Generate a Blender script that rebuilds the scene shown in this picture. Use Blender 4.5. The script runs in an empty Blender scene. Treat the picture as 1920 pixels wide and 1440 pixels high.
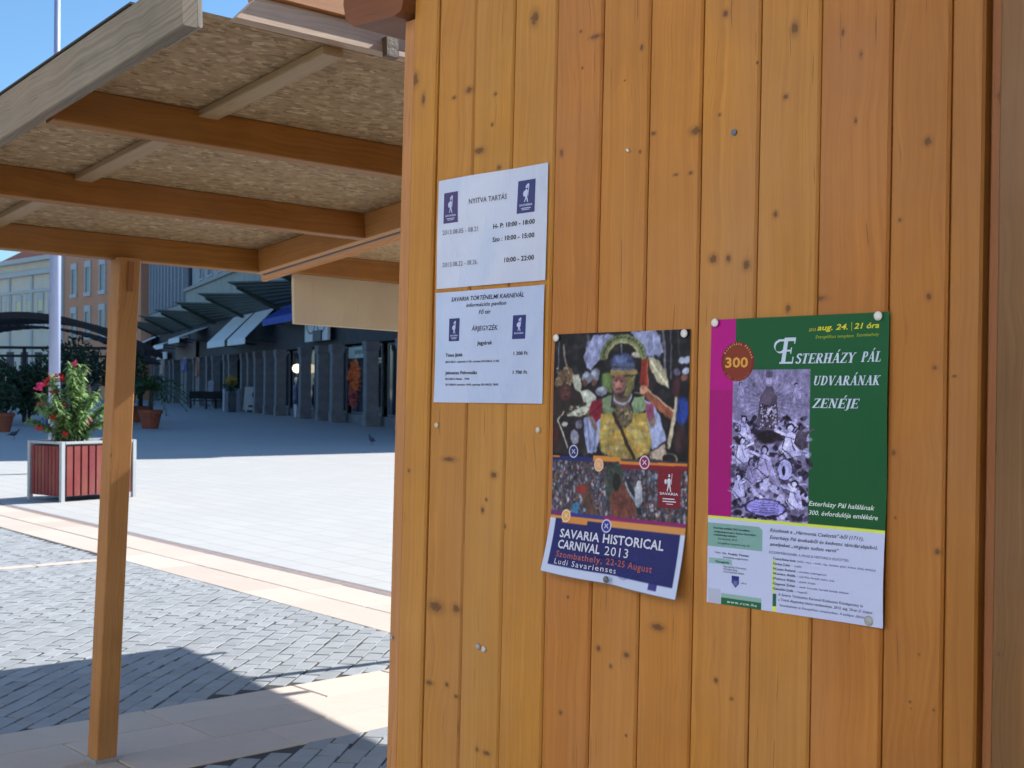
import bpy, math, random, bisect
import numpy as np
from mathutils import Vector, Matrix
random.seed(7); rng = np.random.default_rng(5)
S = bpy.context.scene; COL = S.collection
R = math.radians
# ---------------------------------------------------------------- camera
cam = bpy.data.cameras.new('camera'); co = bpy.data.objects.new('camera', cam); COL.objects.link(co)
cam.sensor_width = 36; cam.lens = 46.875; cam.clip_start = .05; cam.clip_end = 900
cam.dof.use_dof = True; cam.dof.focus_distance = 2.35; cam.dof.aperture_fstop = 19
co.matrix_world = Matrix.Translation((0, 0, 1.55)) @ Matrix(((.999968, -.0079997, 0), (0, .0008, -1), (.0079997, .999968, .0008))).to_4x4()
S.camera = co
# ---------------------------------------------------------------- light
ELEV = 38.7; SUNDIR = Vector((.83, .56, 0)).normalized() * math.cos(R(ELEV)); SUNDIR.z = math.sin(R(ELEV))
W = bpy.data.worlds.new('World'); S.world = W; W.use_nodes = True
nt = W.node_tree; bg = nt.nodes['Background']
sky = nt.nodes.new('ShaderNodeTexSky'); sky.sky_type = 'NISHITA'; sky.sun_disc = False
sky.sun_elevation = R(ELEV); sky.sun_rotation = math.atan2(.83, .56); sky.dust_density = .9; sky.ozone_density = 2.6; sky.air_density = 1.0
wb = nt.nodes.new('ShaderNodeMix'); wb.data_type = 'RGBA'; wb.blend_type = 'MULTIPLY'; wb.inputs[0].default_value = 1; wb.inputs[7].default_value = (.78, 1.07, 1.26, 1)   # the camera's daylight balance renders the sky a little bluer
nt.links.new(sky.outputs[0], wb.inputs[6]); nt.links.new(wb.outputs[2], bg.inputs[0]); bg.inputs[1].default_value = .073
sl = bpy.data.lights.new('sun', 'SUN'); sl.energy = 5.0; sl.angle = R(.53); sl.color = (1, .96, .90)
so = bpy.data.objects.new('sun', sl); COL.objects.link(so)
so.rotation_euler = (-SUNDIR).to_track_quat('-Z', 'Y').to_euler()
S.view_settings.view_transform = 'Standard'; S.view_settings.look = 'None'; S.view_settings.gamma = 1
S.view_settings.exposure = 1.05; S.view_settings.use_curve_mapping = False
S.cycles.max_bounces = 8; S.cycles.diffuse_bounces = 5; S.cycles.use_denoising = True

# ---------------------------------------------------------------- materials
MATS = {}
def lin(c):
    return tuple((x / 12.92 if x <= .04045 else ((x + .055) / 1.055) ** 2.4) for x in c)
class NB:
    def __init__(s, name):
        s.m = bpy.data.materials.new(name); s.m.use_nodes = True; s.t = s.m.node_tree; s.b = s.t.nodes['Principled BSDF']
    def n(s, typ, **kw):
        nd = s.t.nodes.new('ShaderNode' + typ)
        for k, v in kw.items(): setattr(nd, k, v)
        return nd
    def l(s, a, b): s.t.links.new(a, b)
    def inp(s, sock, v):
        if v is None: return
        if hasattr(v, 'is_linked'): s.l(v, sock)
        else: sock.default_value = v
    def math(s, op, a, b=None, c=None, clamp=False):
        nd = s.n('Math', operation=op, use_clamp=clamp)
        for i, v in enumerate((a, b, c)): s.inp(nd.inputs[i], v)
        return nd.outputs[0]
    def mix(s, f, a, b, mode='MIX'):
        nd = s.n('Mix', data_type='RGBA', blend_type=mode)
        s.inp(nd.inputs[0], f)
        for i, v in ((6, a), (7, b)):
            s.inp(nd.inputs[i], v if not isinstance(v, tuple) or len(v) == 4 else (*v, 1))
        return nd.outputs[2]
    def noise(s, vec, scale, detail=3, rough=.55, col=False):
        nd = s.n('TexNoise'); s.inp(nd.inputs['Vector'], vec); nd.inputs['Scale'].default_value = scale
        nd.inputs['Detail'].default_value = detail; nd.inputs['Roughness'].default_value = rough
        return nd.outputs['Color' if col else 'Fac']
    def ramp(s, f, stops):
        nd = s.n('ValToRGB'); s.inp(nd.inputs[0], f); e = nd.color_ramp.elements
        while len(e) < len(stops): e.new(.5)
        for el, (p, c) in zip(e, stops): el.position = p; el.color = (*c, 1) if len(c) == 3 else c
        return nd.outputs[0]
    def mapr(s, vec, scale=(1, 1, 1), loc=(0, 0, 0), rot=(0, 0, 0)):
        nd = s.n('Mapping'); s.inp(nd.inputs[0], vec); nd.inputs['Scale'].default_value = scale
        nd.inputs['Location'].default_value = loc; nd.inputs['Rotation'].default_value = rot; return nd.outputs[0]
    def obj(s): return s.n('TexCoord').outputs['Object']
    def pos(s): return s.n('NewGeometry').outputs['Position']
    def rnd(s): return s.n('ObjectInfo').outputs['Random']
    def bump(s, h, st=.3, d=.002):
        nd = s.n('Bump'); nd.inputs['Strength'].default_value = st; nd.inputs['Distance'].default_value = d
        s.l(h, nd.inputs['Height']); s.l(nd.outputs[0], s.b.inputs['Normal'])
    def out(s, col, rough=.6, spec=.5, metal=0):
        s.inp(s.b.inputs['Base Color'], col if not isinstance(col, tuple) or len(col) == 4 else (*col, 1))
        s.inp(s.b.inputs['Roughness'], rough); s.b.inputs['Specular IOR Level'].default_value = spec; s.b.inputs['Metallic'].default_value = metal
        return s.m
def plain(name, col, rough=.6, var=.15, scale=6., spec=.4, metal=0, coord='obj', rnd=.0):
    if name in MATS: return MATS[name]
    k = NB(name); v = k.obj() if coord == 'obj' else k.pos()
    f = k.noise(v, scale, 5, .6)
    a = tuple(c * (1 - var) for c in col); b = tuple(min(1, c * (1 + var)) for c in col)
    c = k.mix(k.ramp(f, [(.3, (0, 0, 0)), (.7, (1, 1, 1))]), a, b)
    if rnd:
        h = k.n('HueSaturation'); k.inp(h.inputs['Color'], c); k.inp(h.inputs['Value'], k.math('MULTIPLY_ADD', k.rnd(), rnd * 2, 1 - rnd)); c = h.outputs[0]
    k.bump(f, .2, .01)
    MATS[name] = k.out(c, rough, spec, metal); return MATS[name]
def wood(name, dark, light, axis='z', knots=(), grain=1., rough=.55, tint=.12, warp=.012, grey=0., rand_knots=True, bump=.25):
    """grain runs along axis of the object's own coordinates; knots are (x, z, rx, rz)"""
    k = NB(name); o = k.obj(); sx = k.n('SeparateXYZ'); k.l(o, sx.inputs[0])
    X, Y, Z = sx.outputs
    if axis == 'x': X, Z = Z, X
    if axis == 'y': Y, Z = Z, Y
    rr = k.rnd()
    across = k.math('ADD', X, k.math('MULTIPLY', Y, .9))
    wv = k.n('CombineXYZ'); k.inp(wv.inputs[0], k.math('MULTIPLY', across, 3.)); k.inp(wv.inputs[1], k.math('MULTIPLY', rr, 37.)); k.inp(wv.inputs[2], k.math('MULTIPLY', Z, 2.2))
    dmin = None
    for (cx, cz, rx, rz) in knots:
        dx = k.math('DIVIDE', k.math('SUBTRACT', X, cx), rx * .78); dz = k.math('DIVIDE', k.math('SUBTRACT', Z, cz), rz * .85)
        d = k.math('ADD', k.math('MULTIPLY', dx, dx), k.math('MULTIPLY', dz, dz))
        dmin = d if dmin is None else k.math('MINIMUM', dmin, d)
    w = k.math('MULTIPLY', k.math('SUBTRACT', k.noise(wv.outputs[0], 1.6, 2), .5), warp * 6)
    ac2 = k.math('ADD', across, w)
    if dmin is not None:
        ac2 = k.math('ADD', ac2, k.math('DIVIDE', .006, k.math('ADD', dmin, .8)))
    gv = k.n('CombineXYZ'); k.inp(gv.inputs[0], k.math('MULTIPLY', ac2, 130.)); k.inp(gv.inputs[1], k.math('MULTIPLY', rr, 91.)); k.inp(gv.inputs[2], k.math('MULTIPLY', Z, 1.3))
    g = k.noise(gv.outputs[0], 1., 3, .6)
    fv = k.n('CombineXYZ'); k.inp(fv.inputs[0], k.math('MULTIPLY', ac2, 900.)); k.inp(fv.inputs[1], rr); k.inp(fv.inputs[2], k.math('MULTIPLY', Z, 16.))
    fine = k.noise(fv.outputs[0], 1., 2, .6)
    big = k.noise(wv.outputs[0], 2.3, 3)
    f = k.math('ADD', k.math('MULTIPLY', g, .62 * grain), k.math('ADD', k.math('MULTIPLY', fine, .2), k.math('MULTIPLY', big, .35)))
    col = k.mix(k.ramp(f, [(.42, (0, 0, 0)), (.72, (1, 1, 1))]), dark, light)
    # patchy varnish and greyed weathering
    pv = k.mapr(o, (1, 1, .45) if axis == 'z' else (.45, 1, 1) if axis == 'x' else (1, .45, 1)); pn = k.noise(pv, 3.2, 4)
    col = k.mix(k.math('MULTIPLY', k.ramp(pn, [(.45, (0, 0, 0)), (.75, (1, 1, 1))]), .45 + grey), col, tuple(.6 * a + .4 * b for a, b in zip((.34, .20, .13), light)))
    cv = k.n('CombineXYZ'); k.inp(cv.inputs[0], k.math('MULTIPLY', ac2, 300.)); k.inp(cv.inputs[1], k.math('MULTIPLY', rr, 53.)); k.inp(cv.inputs[2], k.math('MULTIPLY', Z, 7.))
    cr = k.ramp(k.noise(cv.outputs[0], 1., 1), [(.735, (0, 0, 0)), (.77, (1, 1, 1))]); col = k.mix(k.math('MULTIPLY', cr, .6), col, tuple(.22 * x for x in dark))
    h = k.n('HueSaturation'); k.inp(h.inputs['Color'], col); k.inp(h.inputs['Value'], k.math('MULTIPLY_ADD', rr, tint * 2, 1 - tint)); k.inp(h.inputs['Hue'], k.math('MULTIPLY_ADD', rr, .014, .493)); col = h.outputs[0]
    if rand_knots:
        vo = k.n('TexVoronoi'); k.inp(vo.inputs['Vector'], k.mapr(o, (7, 7, 2.6) if axis == 'z' else (2.6, 7, 7) if axis == 'x' else (7, 2.6, 7))); vo.inputs['Scale'].default_value = 1.
        sel = k.n('SeparateColor'); k.l(vo.outputs['Color'], sel.inputs[0])
        kd = k.math('MULTIPLY', k.math('GREATER_THAN', sel.outputs[0], .93), k.ramp(vo.outputs['Distance'], [(.02, (.85, .85, .85)), (.09, (0, 0, 0))]))
        col = k.mix(kd, col, (.085, .035, .012))
    if dmin is not None:
        nn = k.math('ADD', dmin, k.math('MULTIPLY', k.math('SUBTRACT', k.noise(o, 120., 4, .7), .5), 3.2))
        kd = k.ramp(k.math('MULTIPLY', nn, .2), [(0, (1, 1, 1)), (.10, (.95, .95, .95)), (.17, (.45, .45, .45)), (.30, (.30, .30, .30)), (.6, (.10, .10, .10)), (1, (0, 0, 0))])
        col = k.mix(k.math('MULTIPLY', kd, .82), col, (.085, .034, .012))
    # scuffs and pin holes
    hv = k.n('TexVoronoi'); k.inp(hv.inputs['Vector'], o); hv.inputs['Scale'].default_value = 13.
    s2 = k.n('SeparateColor'); k.l(hv.outputs['Color'], s2.inputs[0])
    col = k.mix(k.math('MULTIPLY', k.math('GREATER_THAN', s2.outputs[0], .975), k.ramp(hv.outputs['Distance'], [(.03, (.8, .8, .8)), (.05, (0, 0, 0))])), col, (.05, .025, .015))
    k.bump(k.math('ADD', g, fine), bump, .0012)
    m = k.out(col, k.math('MULTIPLY_ADD', big, .25, rough - .1), .35)
    MATS[name] = m; return m

PINE_D, PINE_L = (.41, .160, .020), (.57, .245, .038)
beam_m = wood('stained beam', (.25, .092, .014), (.40, .158, .032), 'x', grain=.8, tint=.08)
beamz_m = wood('stained post', (.30, .125, .03), (.43, .19, .052), 'z', grain=.9, tint=.05)
grey_m = wood('weathered board', (.17, .15, .13), (.33, .30, .26), 'z', grain=1.2, grey=.3, rough=.8, rand_knots=False)
ply_m = wood('pale sign board', (.44, .35, .24), (.52, .42, .30), 'z', grain=.5, rand_knots=False, rough=.7)
dark_m = plain('dark gap', (.02, .012, .008), .9)
def osb():
    k = NB('osb panel'); o = k.obj(); cols = None; H = None
    for i, (rot, sc) in enumerate([((0, 0, .3), (1, 2.1, 1)), ((0, 0, 1.35), (1, 2.2, 1)), ((0, 0, 2.4), (1, 1.9, 1))]):
        v = k.n('TexVoronoi'); k.inp(v.inputs['Vector'], k.mapr(o, sc, (i * 3.3, i, 0), rot)); v.inputs['Scale'].default_value = 24 + 9 * i; v.inputs['Randomness'].default_value = 1
        s = k.n('SeparateColor'); k.l(v.outputs['Color'], s.inputs[0])
        c = k.ramp(s.outputs[0], [(0, (.25, .155, .075)), (.3, (.41, .27, .135)), (.8, (.48, .33, .175)), (1, (.66, .49, .29))])
        cols = c if cols is None else k.mix(k.math('GREATER_THAN', s.outputs[1], .5), cols, c)
        H = s.outputs[2] if H is None else k.math('ADD', H, s.outputs[2])
    n = k.noise(o, 60., 4); cols = k.mix(k.math('MULTIPLY', n, .5), cols, (.2, .14, .07))
    k.bump(H, .3, .001); return k.out(cols, .75, .3)
osb_m = osb()
def stone(name, base, var=.25, rough=.75, spark=.0, rnd=.09):
    k = NB(name); o = k.pos(); n1 = k.noise(o, 9., 5, .6); n2 = k.noise(o, 240., 2); n3 = k.noise(o, .7, 3)
    c = k.mix(n1, tuple(x * (1 - var) for x in base), tuple(x * (1 + var) for x in base))
    c = k.mix(k.math('MULTIPLY', n2, .35), c, tuple(x * .45 for x in base))
    c = k.mix(k.math('MULTIPLY', k.ramp(n3, [(.4, (0, 0, 0)), (.7, (1, 1, 1))]), .25), c, tuple(x * .7 for x in base))
    h = k.n('HueSaturation'); k.inp(h.inputs['Color'], c); k.inp(h.inputs['Value'], k.math('MULTIPLY_ADD', k.rnd(), rnd * 2, 1 - rnd)); c = h.outputs[0]
    k.bump(k.math('ADD', n1, k.math('MULTIPLY', n2, .3)), .35, .004)
    MATS[name] = k.out(c, rough, .3); return MATS[name]
sett_m = stone('granite sett', (.27, .285, .30)); slab_m = stone('sandstone slab', (.50, .425, .365), .08); joint_m = stone('joint sand', (.05, .047, .042))
drain_m = stone('drain channel', (.34, .25, .215), .2)
def plaza():
    k = NB('pale plaza paving'); o = k.pos(); v = k.mapr(o, (1, 1, 1), (0, 0, 0), (0, 0, R(51.4)))
    b = k.n('TexBrick'); k.inp(b.inputs['Vector'], v); b.offset = .5; b.inputs['Scale'].default_value = 1.
    b.inputs['Color1'].default_value = (.41, .41, .40, 1); b.inputs['Color2'].default_value = (.385, .385, .38, 1); b.inputs['Mortar'].default_value = (.24, .24, .235, 1)
    b.inputs['Mortar Size'].default_value = .006; b.inputs['Brick Width'].default_value = .6; b.inputs['Row Height'].default_value = .3
    n = k.noise(o, .5, 5, .6); n2 = k.noise(k.mapr(o, (1, 1, 1)), 14., 4)
    c = k.mix(k.math('MULTIPLY', k.ramp(n, [(.35, (0, 0, 0)), (.7, (1, 1, 1))]), .3), b.outputs[0], (.34, .34, .33))
    c = k.mix(k.math('MULTIPLY', n2, .25), c, (.3, .3, .29))
    k.bump(n2, .15, .003); return k.out(c, .7, .3)
plaza_m = plaza()
def printed():
    k = NB('printed paper'); a = k.n('Attribute'); a.attribute_name = 'print'
    n = k.noise(k.obj(), 22., 3); k.bump(n, .35, .004)
    return k.out(a.outputs['Color'], .5, .22)
print_m = printed()
def laminated():
    k = NB('laminated sheet'); a = k.n('Attribute'); a.attribute_name = 'print'
    n = k.noise(k.mapr(k.obj(), (1, 1, .5)), 14., 3); k.bump(n, .9, .01)
    m = k.out(a.outputs['Color'], .35, .4); k.b.inputs['Coat Weight'].default_value = .35; k.b.inputs['Coat Roughness'].default_value = .12; return m
lam_m = laminated()
def ink(c): return plain('ink %s' % (c,), lin(c), .5, .03)
def glass(name='dark window glass', c=(.015, .02, .028)):
    if name in MATS: return MATS[name]
    k = NB(name); MATS[name] = k.out(k.mix(k.noise(k.obj(), .8, 3), c, tuple(x * 2.6 for x in c)), .08, .6); return MATS[name]
metal_m = plain('galvanised metal', (.42, .43, .45), .4, .1, 20, metal=.7)
# ---------------------------------------------------------------- geometry helpers
class MB:
    def __init__(s): s.v = []; s.f = []
    def quad(s, *p):
        n = len(s.v); s.v += [tuple(q) for q in p]; s.f.append(tuple(range(n, n + len(p)))); return s
    def hexa(s, p):
        n = len(s.v); s.v += [tuple(q) for q in p]
        s.f += [tuple(n + i for i in q) for q in ((0, 3, 2, 1), (4, 5, 6, 7), (0, 1, 5, 4), (1, 2, 6, 5), (2, 3, 7, 6), (3, 0, 4, 7))]; return s
    def box(s, x0, x1, y0, y1, z0, z1):
        return s.hexa([(x0, y0, z0), (x1, y0, z0), (x1, y1, z0), (x0, y1, z0), (x0, y0, z1), (x1, y0, z1), (x1, y1, z1), (x0, y1, z1)])
    def cbox(s, x0, x1, y0, y1, z0, z1, c=.004):
        """box with chamfered long edges (extruded octagon along its longest side)"""
        L = [(x1 - x0), (y1 - y0), (z1 - z0)]; a = L.index(max(L)); lo = [x0, y0, z0]; hi = [x1, y1, z1]
        b, d = [i for i in range(3) if i != a]; c = min(c, L[b] * .3, L[d] * .3)
        pr = [(lo[b] + c, lo[d]), (hi[b] - c, lo[d]), (hi[b], lo[d] + c), (hi[b], hi[d] - c), (hi[b] - c, hi[d]), (lo[b] + c, hi[d]), (lo[b], hi[d] - c), (lo[b], lo[d] + c)]
        n = len(s.v)
        for e in (lo[a], hi[a]):
            for p, q in pr:
                t = [0, 0, 0]; t[a] = e; t[b] = p; t[d] = q; s.v.append(tuple(t))
        fl = (a == 1)
        s.f.append(tuple(n + i for i in (range(8) if fl else range(7, -1, -1)))); s.f.append(tuple(n + 8 + i for i in (range(7, -1, -1) if fl else range(8))))
        for i in range(8):
            j = (i + 1) % 8; q = (n + i, n + j, n + 8 + j, n + 8 + i); s.f.append(q[::-1] if fl else q)
        return s
    def tube(s, p0, p1, r0, r1=None, seg=8, caps=True):
        r1 = r0 if r1 is None else r1; p0 = Vector(p0); p1 = Vector(p1); d = (p1 - p0).normalized()
        u = d.orthogonal().normalized(); w = d.cross(u); n = len(s.v)
        for p, r in ((p0, r0), (p1, r1)):
            for i in range(seg):
                a = 2 * math.pi * i / seg; s.v.append(tuple(p + u * (r * math.cos(a)) + w * (r * math.sin(a))))
        for i in range(seg):
            j = (i + 1) % seg; s.f.append((n + i, n + j, n + seg + j, n + seg + i))
        if caps: s.f.append(tuple(n + i for i in range(seg - 1, -1, -1))); s.f.append(tuple(n + seg + i for i in range(seg)))
        return s
    def lathe(s, prof, seg=14, c=(0, 0, 0)):
        n = len(s.v)
        for r, z in prof:
            for i in range(seg):
                a = 2 * math.pi * i / seg; s.v.append((c[0] + r * math.cos(a), c[1] + r * math.sin(a), c[2] + z))
        for k in range(len(prof) - 1):
            for i in range(seg):
                j = (i + 1) % seg; s.f.append((n + k * seg + i, n + k * seg + j, n + (k + 1) * seg + j, n + (k + 1) * seg + i))
        s.f.append(tuple(n + i for i in range(seg - 1, -1, -1))); m = n + (len(prof) - 1) * seg; s.f.append(tuple(m + i for i in range(seg)))
        return s
    def loft(s, rings):
        n = len(s.v); k = len(rings[0])
        for r in rings: s.v += [tuple(p) for p in r]
        for a in range(len(rings) - 1):
            for i in range(k):
                j = (i + 1) % k; s.f.append((n + a * k + i, n + a * k + j, n + (a + 1) * k + j, n + (a + 1) * k + i))
        s.f.append(tuple(n + i for i in range(k - 1, -1, -1))); m = n + (len(rings) - 1) * k; s.f.append(tuple(m + i for i in range(k)))
        return s
    def mesh(s, name, mat=None, smooth=False):
        me = bpy.data.meshes.new(name); me.from_pydata(s.v, [], s.f); me.update()
        if mat: me.materials.append(mat)
        if smooth:
            for p in me.polygons: p.use_smooth = True
        return me
def part(name, mb, mat, parent, label=None, kind=None, smooth=False):
    me = mb if isinstance(mb, bpy.types.Mesh) else mb.mesh(name, mat, smooth)
    o = bpy.data.objects.new(name, me); COL.objects.link(o)
    if parent: o.parent = parent
    if label: o['label'] = label
    if kind: o['kind'] = kind
    return o
def tag(o, label, cat, group=None):
    o['label'] = label; o['category'] = cat
    if group: o['group'] = group
    return o
def thing(name, label, cat, M=None, group=None):
    o = bpy.data.objects.new(name, None); COL.objects.link(o); o.empty_display_size = .1
    if M is not None: o.matrix_world = M
    return tag(o, label, cat, group)
def struct(name, mb, mat): return part(name, mb, mat, None, kind='structure')
def frame(o, x, y, z):
    m = Matrix.Identity(4)
    for i, c in enumerate((x, y, z, o)):
        for j in range(3): m[j][i] = c[j]
    return m
def yawm(x, y, ang, z=0): return Matrix.Translation((x, y, z)) @ Matrix.Rotation(ang, 4, 'Z')
def copy_tree(o, parent=None):
    c = o.copy(); COL.objects.link(c)
    if parent: c.parent = parent
    for ch in list(o.children): copy_tree(ch, c)
    return c
def V(*a): return Vector(a)

# hut frame: x along the wall to the right, y into the hut, z up the wall (the hut leans a little)
HU, HN, HV = V(.68976621, -.7239886, .00794316), V(.72386716, .6893333, -.02891247), V(.01545681, .02569264, .99955039)
HP = V(0, 2.4528906, 1.54803775); HUT = frame(HP, HU, HN, HV)
# canopy frame
CB, CA = V(.74447109, .66733259, -.02073671), V(.66513096, -.7386012, .10985931); CN = -(CB.cross(CA)); CNz = CB.cross(CA)
CN = CNz if CNz.z > 0 else -CNz
CO = V(-1.075, 5.85, 2.024)
# ================================================================ GROUND
D1 = V(.627, -.779, 0); D2 = V(.779, .627, 0)      # along the drain, and away from the camera across it
DB = V(.747, .665, 0); DBn = V(-.665, .747, 0)
mb = MB().quad((-420, -60, -.05), (420, -60, -.05), (420, 800, -.05), (-420, 800, -.05)); struct('ground', mb, joint_m)
Pd = V(-.89, 9.67, 0)
mb = MB(); a = Pd + D2 * .13 - D1 * 220; b = Pd + D2 * .13 + D1 * 30; c = b + D2 * 330; d = a + D2 * 330
mb.hexa([(p.x, p.y, -.04) for p in (a, b, c, d)] + [(p.x, p.y, 0) for p in (a, b, c, d)]); struct('plaza_paving', mb, plaza_m)
drain = thing('drain_channel', 'narrow brown grated drain channel running between pale plaza and cream slabs', 'drain', frame(Pd, D1, D2, V(0, 0, 1)))
mb = MB().box(-12, 9, 0, .022, -.03, -.001).box(-12, 9, .108, .13, -.03, -.001); part('edge_rail', mb, metal_m, drain)
part('channel_bed', MB().box(-12, 9, .022, .108, -.045, -.03), joint_m, drain)
me = MB().box(0, .0245, .022, .108, -.022, -.002).mesh('grate_bar', drain_m)
mbs = MB()
for i in range(640):
    x = 8.6 - i * .031
    if i < 300: o = part('grate_bar', me, None, drain); o.location = (x - 4.2, 0, 0)
for i in range(300, 660): mbs.box(4.4 - i * .031, 4.4245 - i * .031, .022, .108, -.022, -.002)
for i in range(0, 130): mbs.box(4.45 + i * .031, 4.4745 + i * .031, .022, .108, -.022, -.002)
part('grate_bars', mbs, drain_m, drain, kind='stuff')
cob = struct('cobble_pavement', MB().quad(*[(p.x, p.y, -.0035) for p in (Pd - D2 * 27 - D1 * 30, Pd - D2 * 27 + D1 * 30, Pd + D1 * 30 - D2 * .005, Pd - D1 * 30 - D2 * .005)]), joint_m)
# cut the bed back from the plaza: the plaza slab (top at 0) simply covers it
def slabmesh(L, w, k):
    c = .006; j = lambda: random.uniform(-.0015, .0015); z = .004 + j()
    p = [(0, 0), (L, 0), (L, w), (0, w)]; q = [(c, c), (L - c, c), (L - c, w - c), (c, w - c)]
    m = MB(); m.v = [(x, y, -.05) for x, y in p] + [(x, y, z - .004) for x, y in p] + [(x, y, z) for x, y in q]
    m.f = [(0, 1, 5, 4), (1, 2, 6, 5), (2, 3, 7, 6), (3, 0, 4, 7), (4, 5, 9, 8), (5, 6, 10, 9), (6, 7, 11, 10), (7, 4, 8, 11), (8, 9, 10, 11)]
    return m.mesh('slab', slab_m)
def band(P, ax, ay, x0, x1, rows, name, lens):
    root = struct(name, MB().box(x0, x1, 0, sum(rows), -.048, -.03), joint_m); root.matrix_world = frame(P, ax, ay, V(0, 0, 1))
    y = 0; meshes = {}
    for r, w in enumerate(rows):
        x = x0 - random.random() * .5
        while x < x1:
            L = random.choice(lens); key = (L, w)
            if key not in meshes: meshes[key] = slabmesh(L - .006, w - .006, key)
            o = part('slab', meshes[key], None, root); o.location = (x, y, random.uniform(-.0015, .001)); x += L
        y += w
B1 = Pd - D2 * .79
band(B1, D1, D2, -9, 5, [.39, .395], 'slab_path_beside_drain', [.6, .75, .9])
P2 = V(-1.29, 5.33, 0)
band(P2, DB, DBn, -2.6, 2.6, [.32, .33, .32], 'slab_path_across_cobbles', [.55, .7, .82])
# pale strip across the setts
Ps = V(-3.5, 11.39, 0)
band(Ps - DB * 0, DB, DBn, -5, -.05, [.13], 'pale_stone_strip', [.45, .6])
# granite setts
e1 = V(.13, .9915, 0); e2 = V(.9915, -.13, 0)
variants = []
for k in range(10):
    L, w = .185, .091; c = .002; q = lambda s=.003: random.uniform(-s, s)
    p = [(q(), q()), (L + q(), q()), (L + q(), w + q()), (q(), w + q())]
    t = [(p[0][0] + c, p[0][1] + c), (p[1][0] - c, p[1][1] + c), (p[2][0] - c, p[2][1] - c), (p[3][0] + c, p[3][1] - c)]
    v = [(x, y, -.045) for x, y in p] + [(x, y, -.0025) for x, y in p] + [(x, y, q(.0012)) for x, y in t]
    variants.append((v, [(0, 1, 5, 4), (1, 2, 6, 5), (2, 3, 7, 6), (3, 0, 4, 7), (4, 5, 9, 8), (5, 6, 10, 9), (6, 7, 11, 10), (7, 4, 8, 11), (8, 9, 10, 11)]))
vmesh = []
for v, f in variants: m = MB(); m.v = v; m.f = f; vmesh.append(m.mesh('sett', sett_m))
def inview(p, m=70):
    if p.y < 1: return False
    x = 960 + 2500 * p.x / p.y; y = 718 + 2500 * 1.55 / p.y
    return -m - 60 < x < 760 + m and y < 1440 + m
cells = []
for iu in range(-14, 104):
    for iw in range(-105, 45):
        s = iu * .196 + (iw % 2) * .098 + math.sin(iw * 1.7) * .012; w = iw * .1 + .012 * math.sin(iu * .9)
        p = e1 * s + e2 * w; c = p + e1 * .093 + e2 * .046
        if not (-9.5 < c.x < 4.5 and -1.5 < c.y < 17.5): continue
        dd = (c - B1).dot(D2)
        if dd > -.0: continue
        q = (c - P2).dot(DBn)
        if 0 < q < .97: continue
        q2 = (c - Ps).dot(DBn)
        if 0 < q2 < .13 and (c - Ps).dot(DB) < 0: continue
        cells.append((c.length + (0 if inview(c, -40) else 100), p))
cells.sort(key=lambda t: t[0]); cells = [t for t in cells]
big = MB()
for i, (_, p) in enumerate(cells):
    k = random.randrange(10); a = random.uniform(-.018, .018); z = random.uniform(-.0012, .0008)
    rot = Matrix.Rotation(math.atan2(e1.y, e1.x) + a, 4, 'Z')
    M = Matrix.Translation((p.x, p.y, z)) @ rot
    # local y must point to e2 (clockwise side): mirror by offset
    M = Matrix.Translation((p.x + e2.x * .092, p.y + e2.y * .092, z)) @ rot
    if i < 290:
        o = part('sett', vmesh[k], None, cob); o.matrix_world = M
    else:
        v, f = variants[k]; n = len(big.v); big.v += [tuple(M @ Vector(t)) for t in v]; big.f += [tuple(n + j for j in q) for q in f]
def var_stone():
    k = NB('granite setts far'); g = k.n('NewGeometry'); o = g.outputs['Position']; n1 = k.noise(o, 9., 5, .6); n2 = k.noise(o, 240., 2)
    c = k.mix(n1, (.21, .222, .234), (.34, .358, .375)); c = k.mix(k.math('MULTIPLY', n2, .35), c, (.11, .116, .122))
    h = k.n('HueSaturation'); k.inp(h.inputs['Color'], c); k.inp(h.inputs['Value'], k.math('MULTIPLY_ADD', g.outputs['Random Per Island'], .20, .90)); k.bump(n1, .35, .004)
    return k.out(h.outputs[0], .75, .3)
part('setts', big, var_stone(), cob, kind='stuff')

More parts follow.
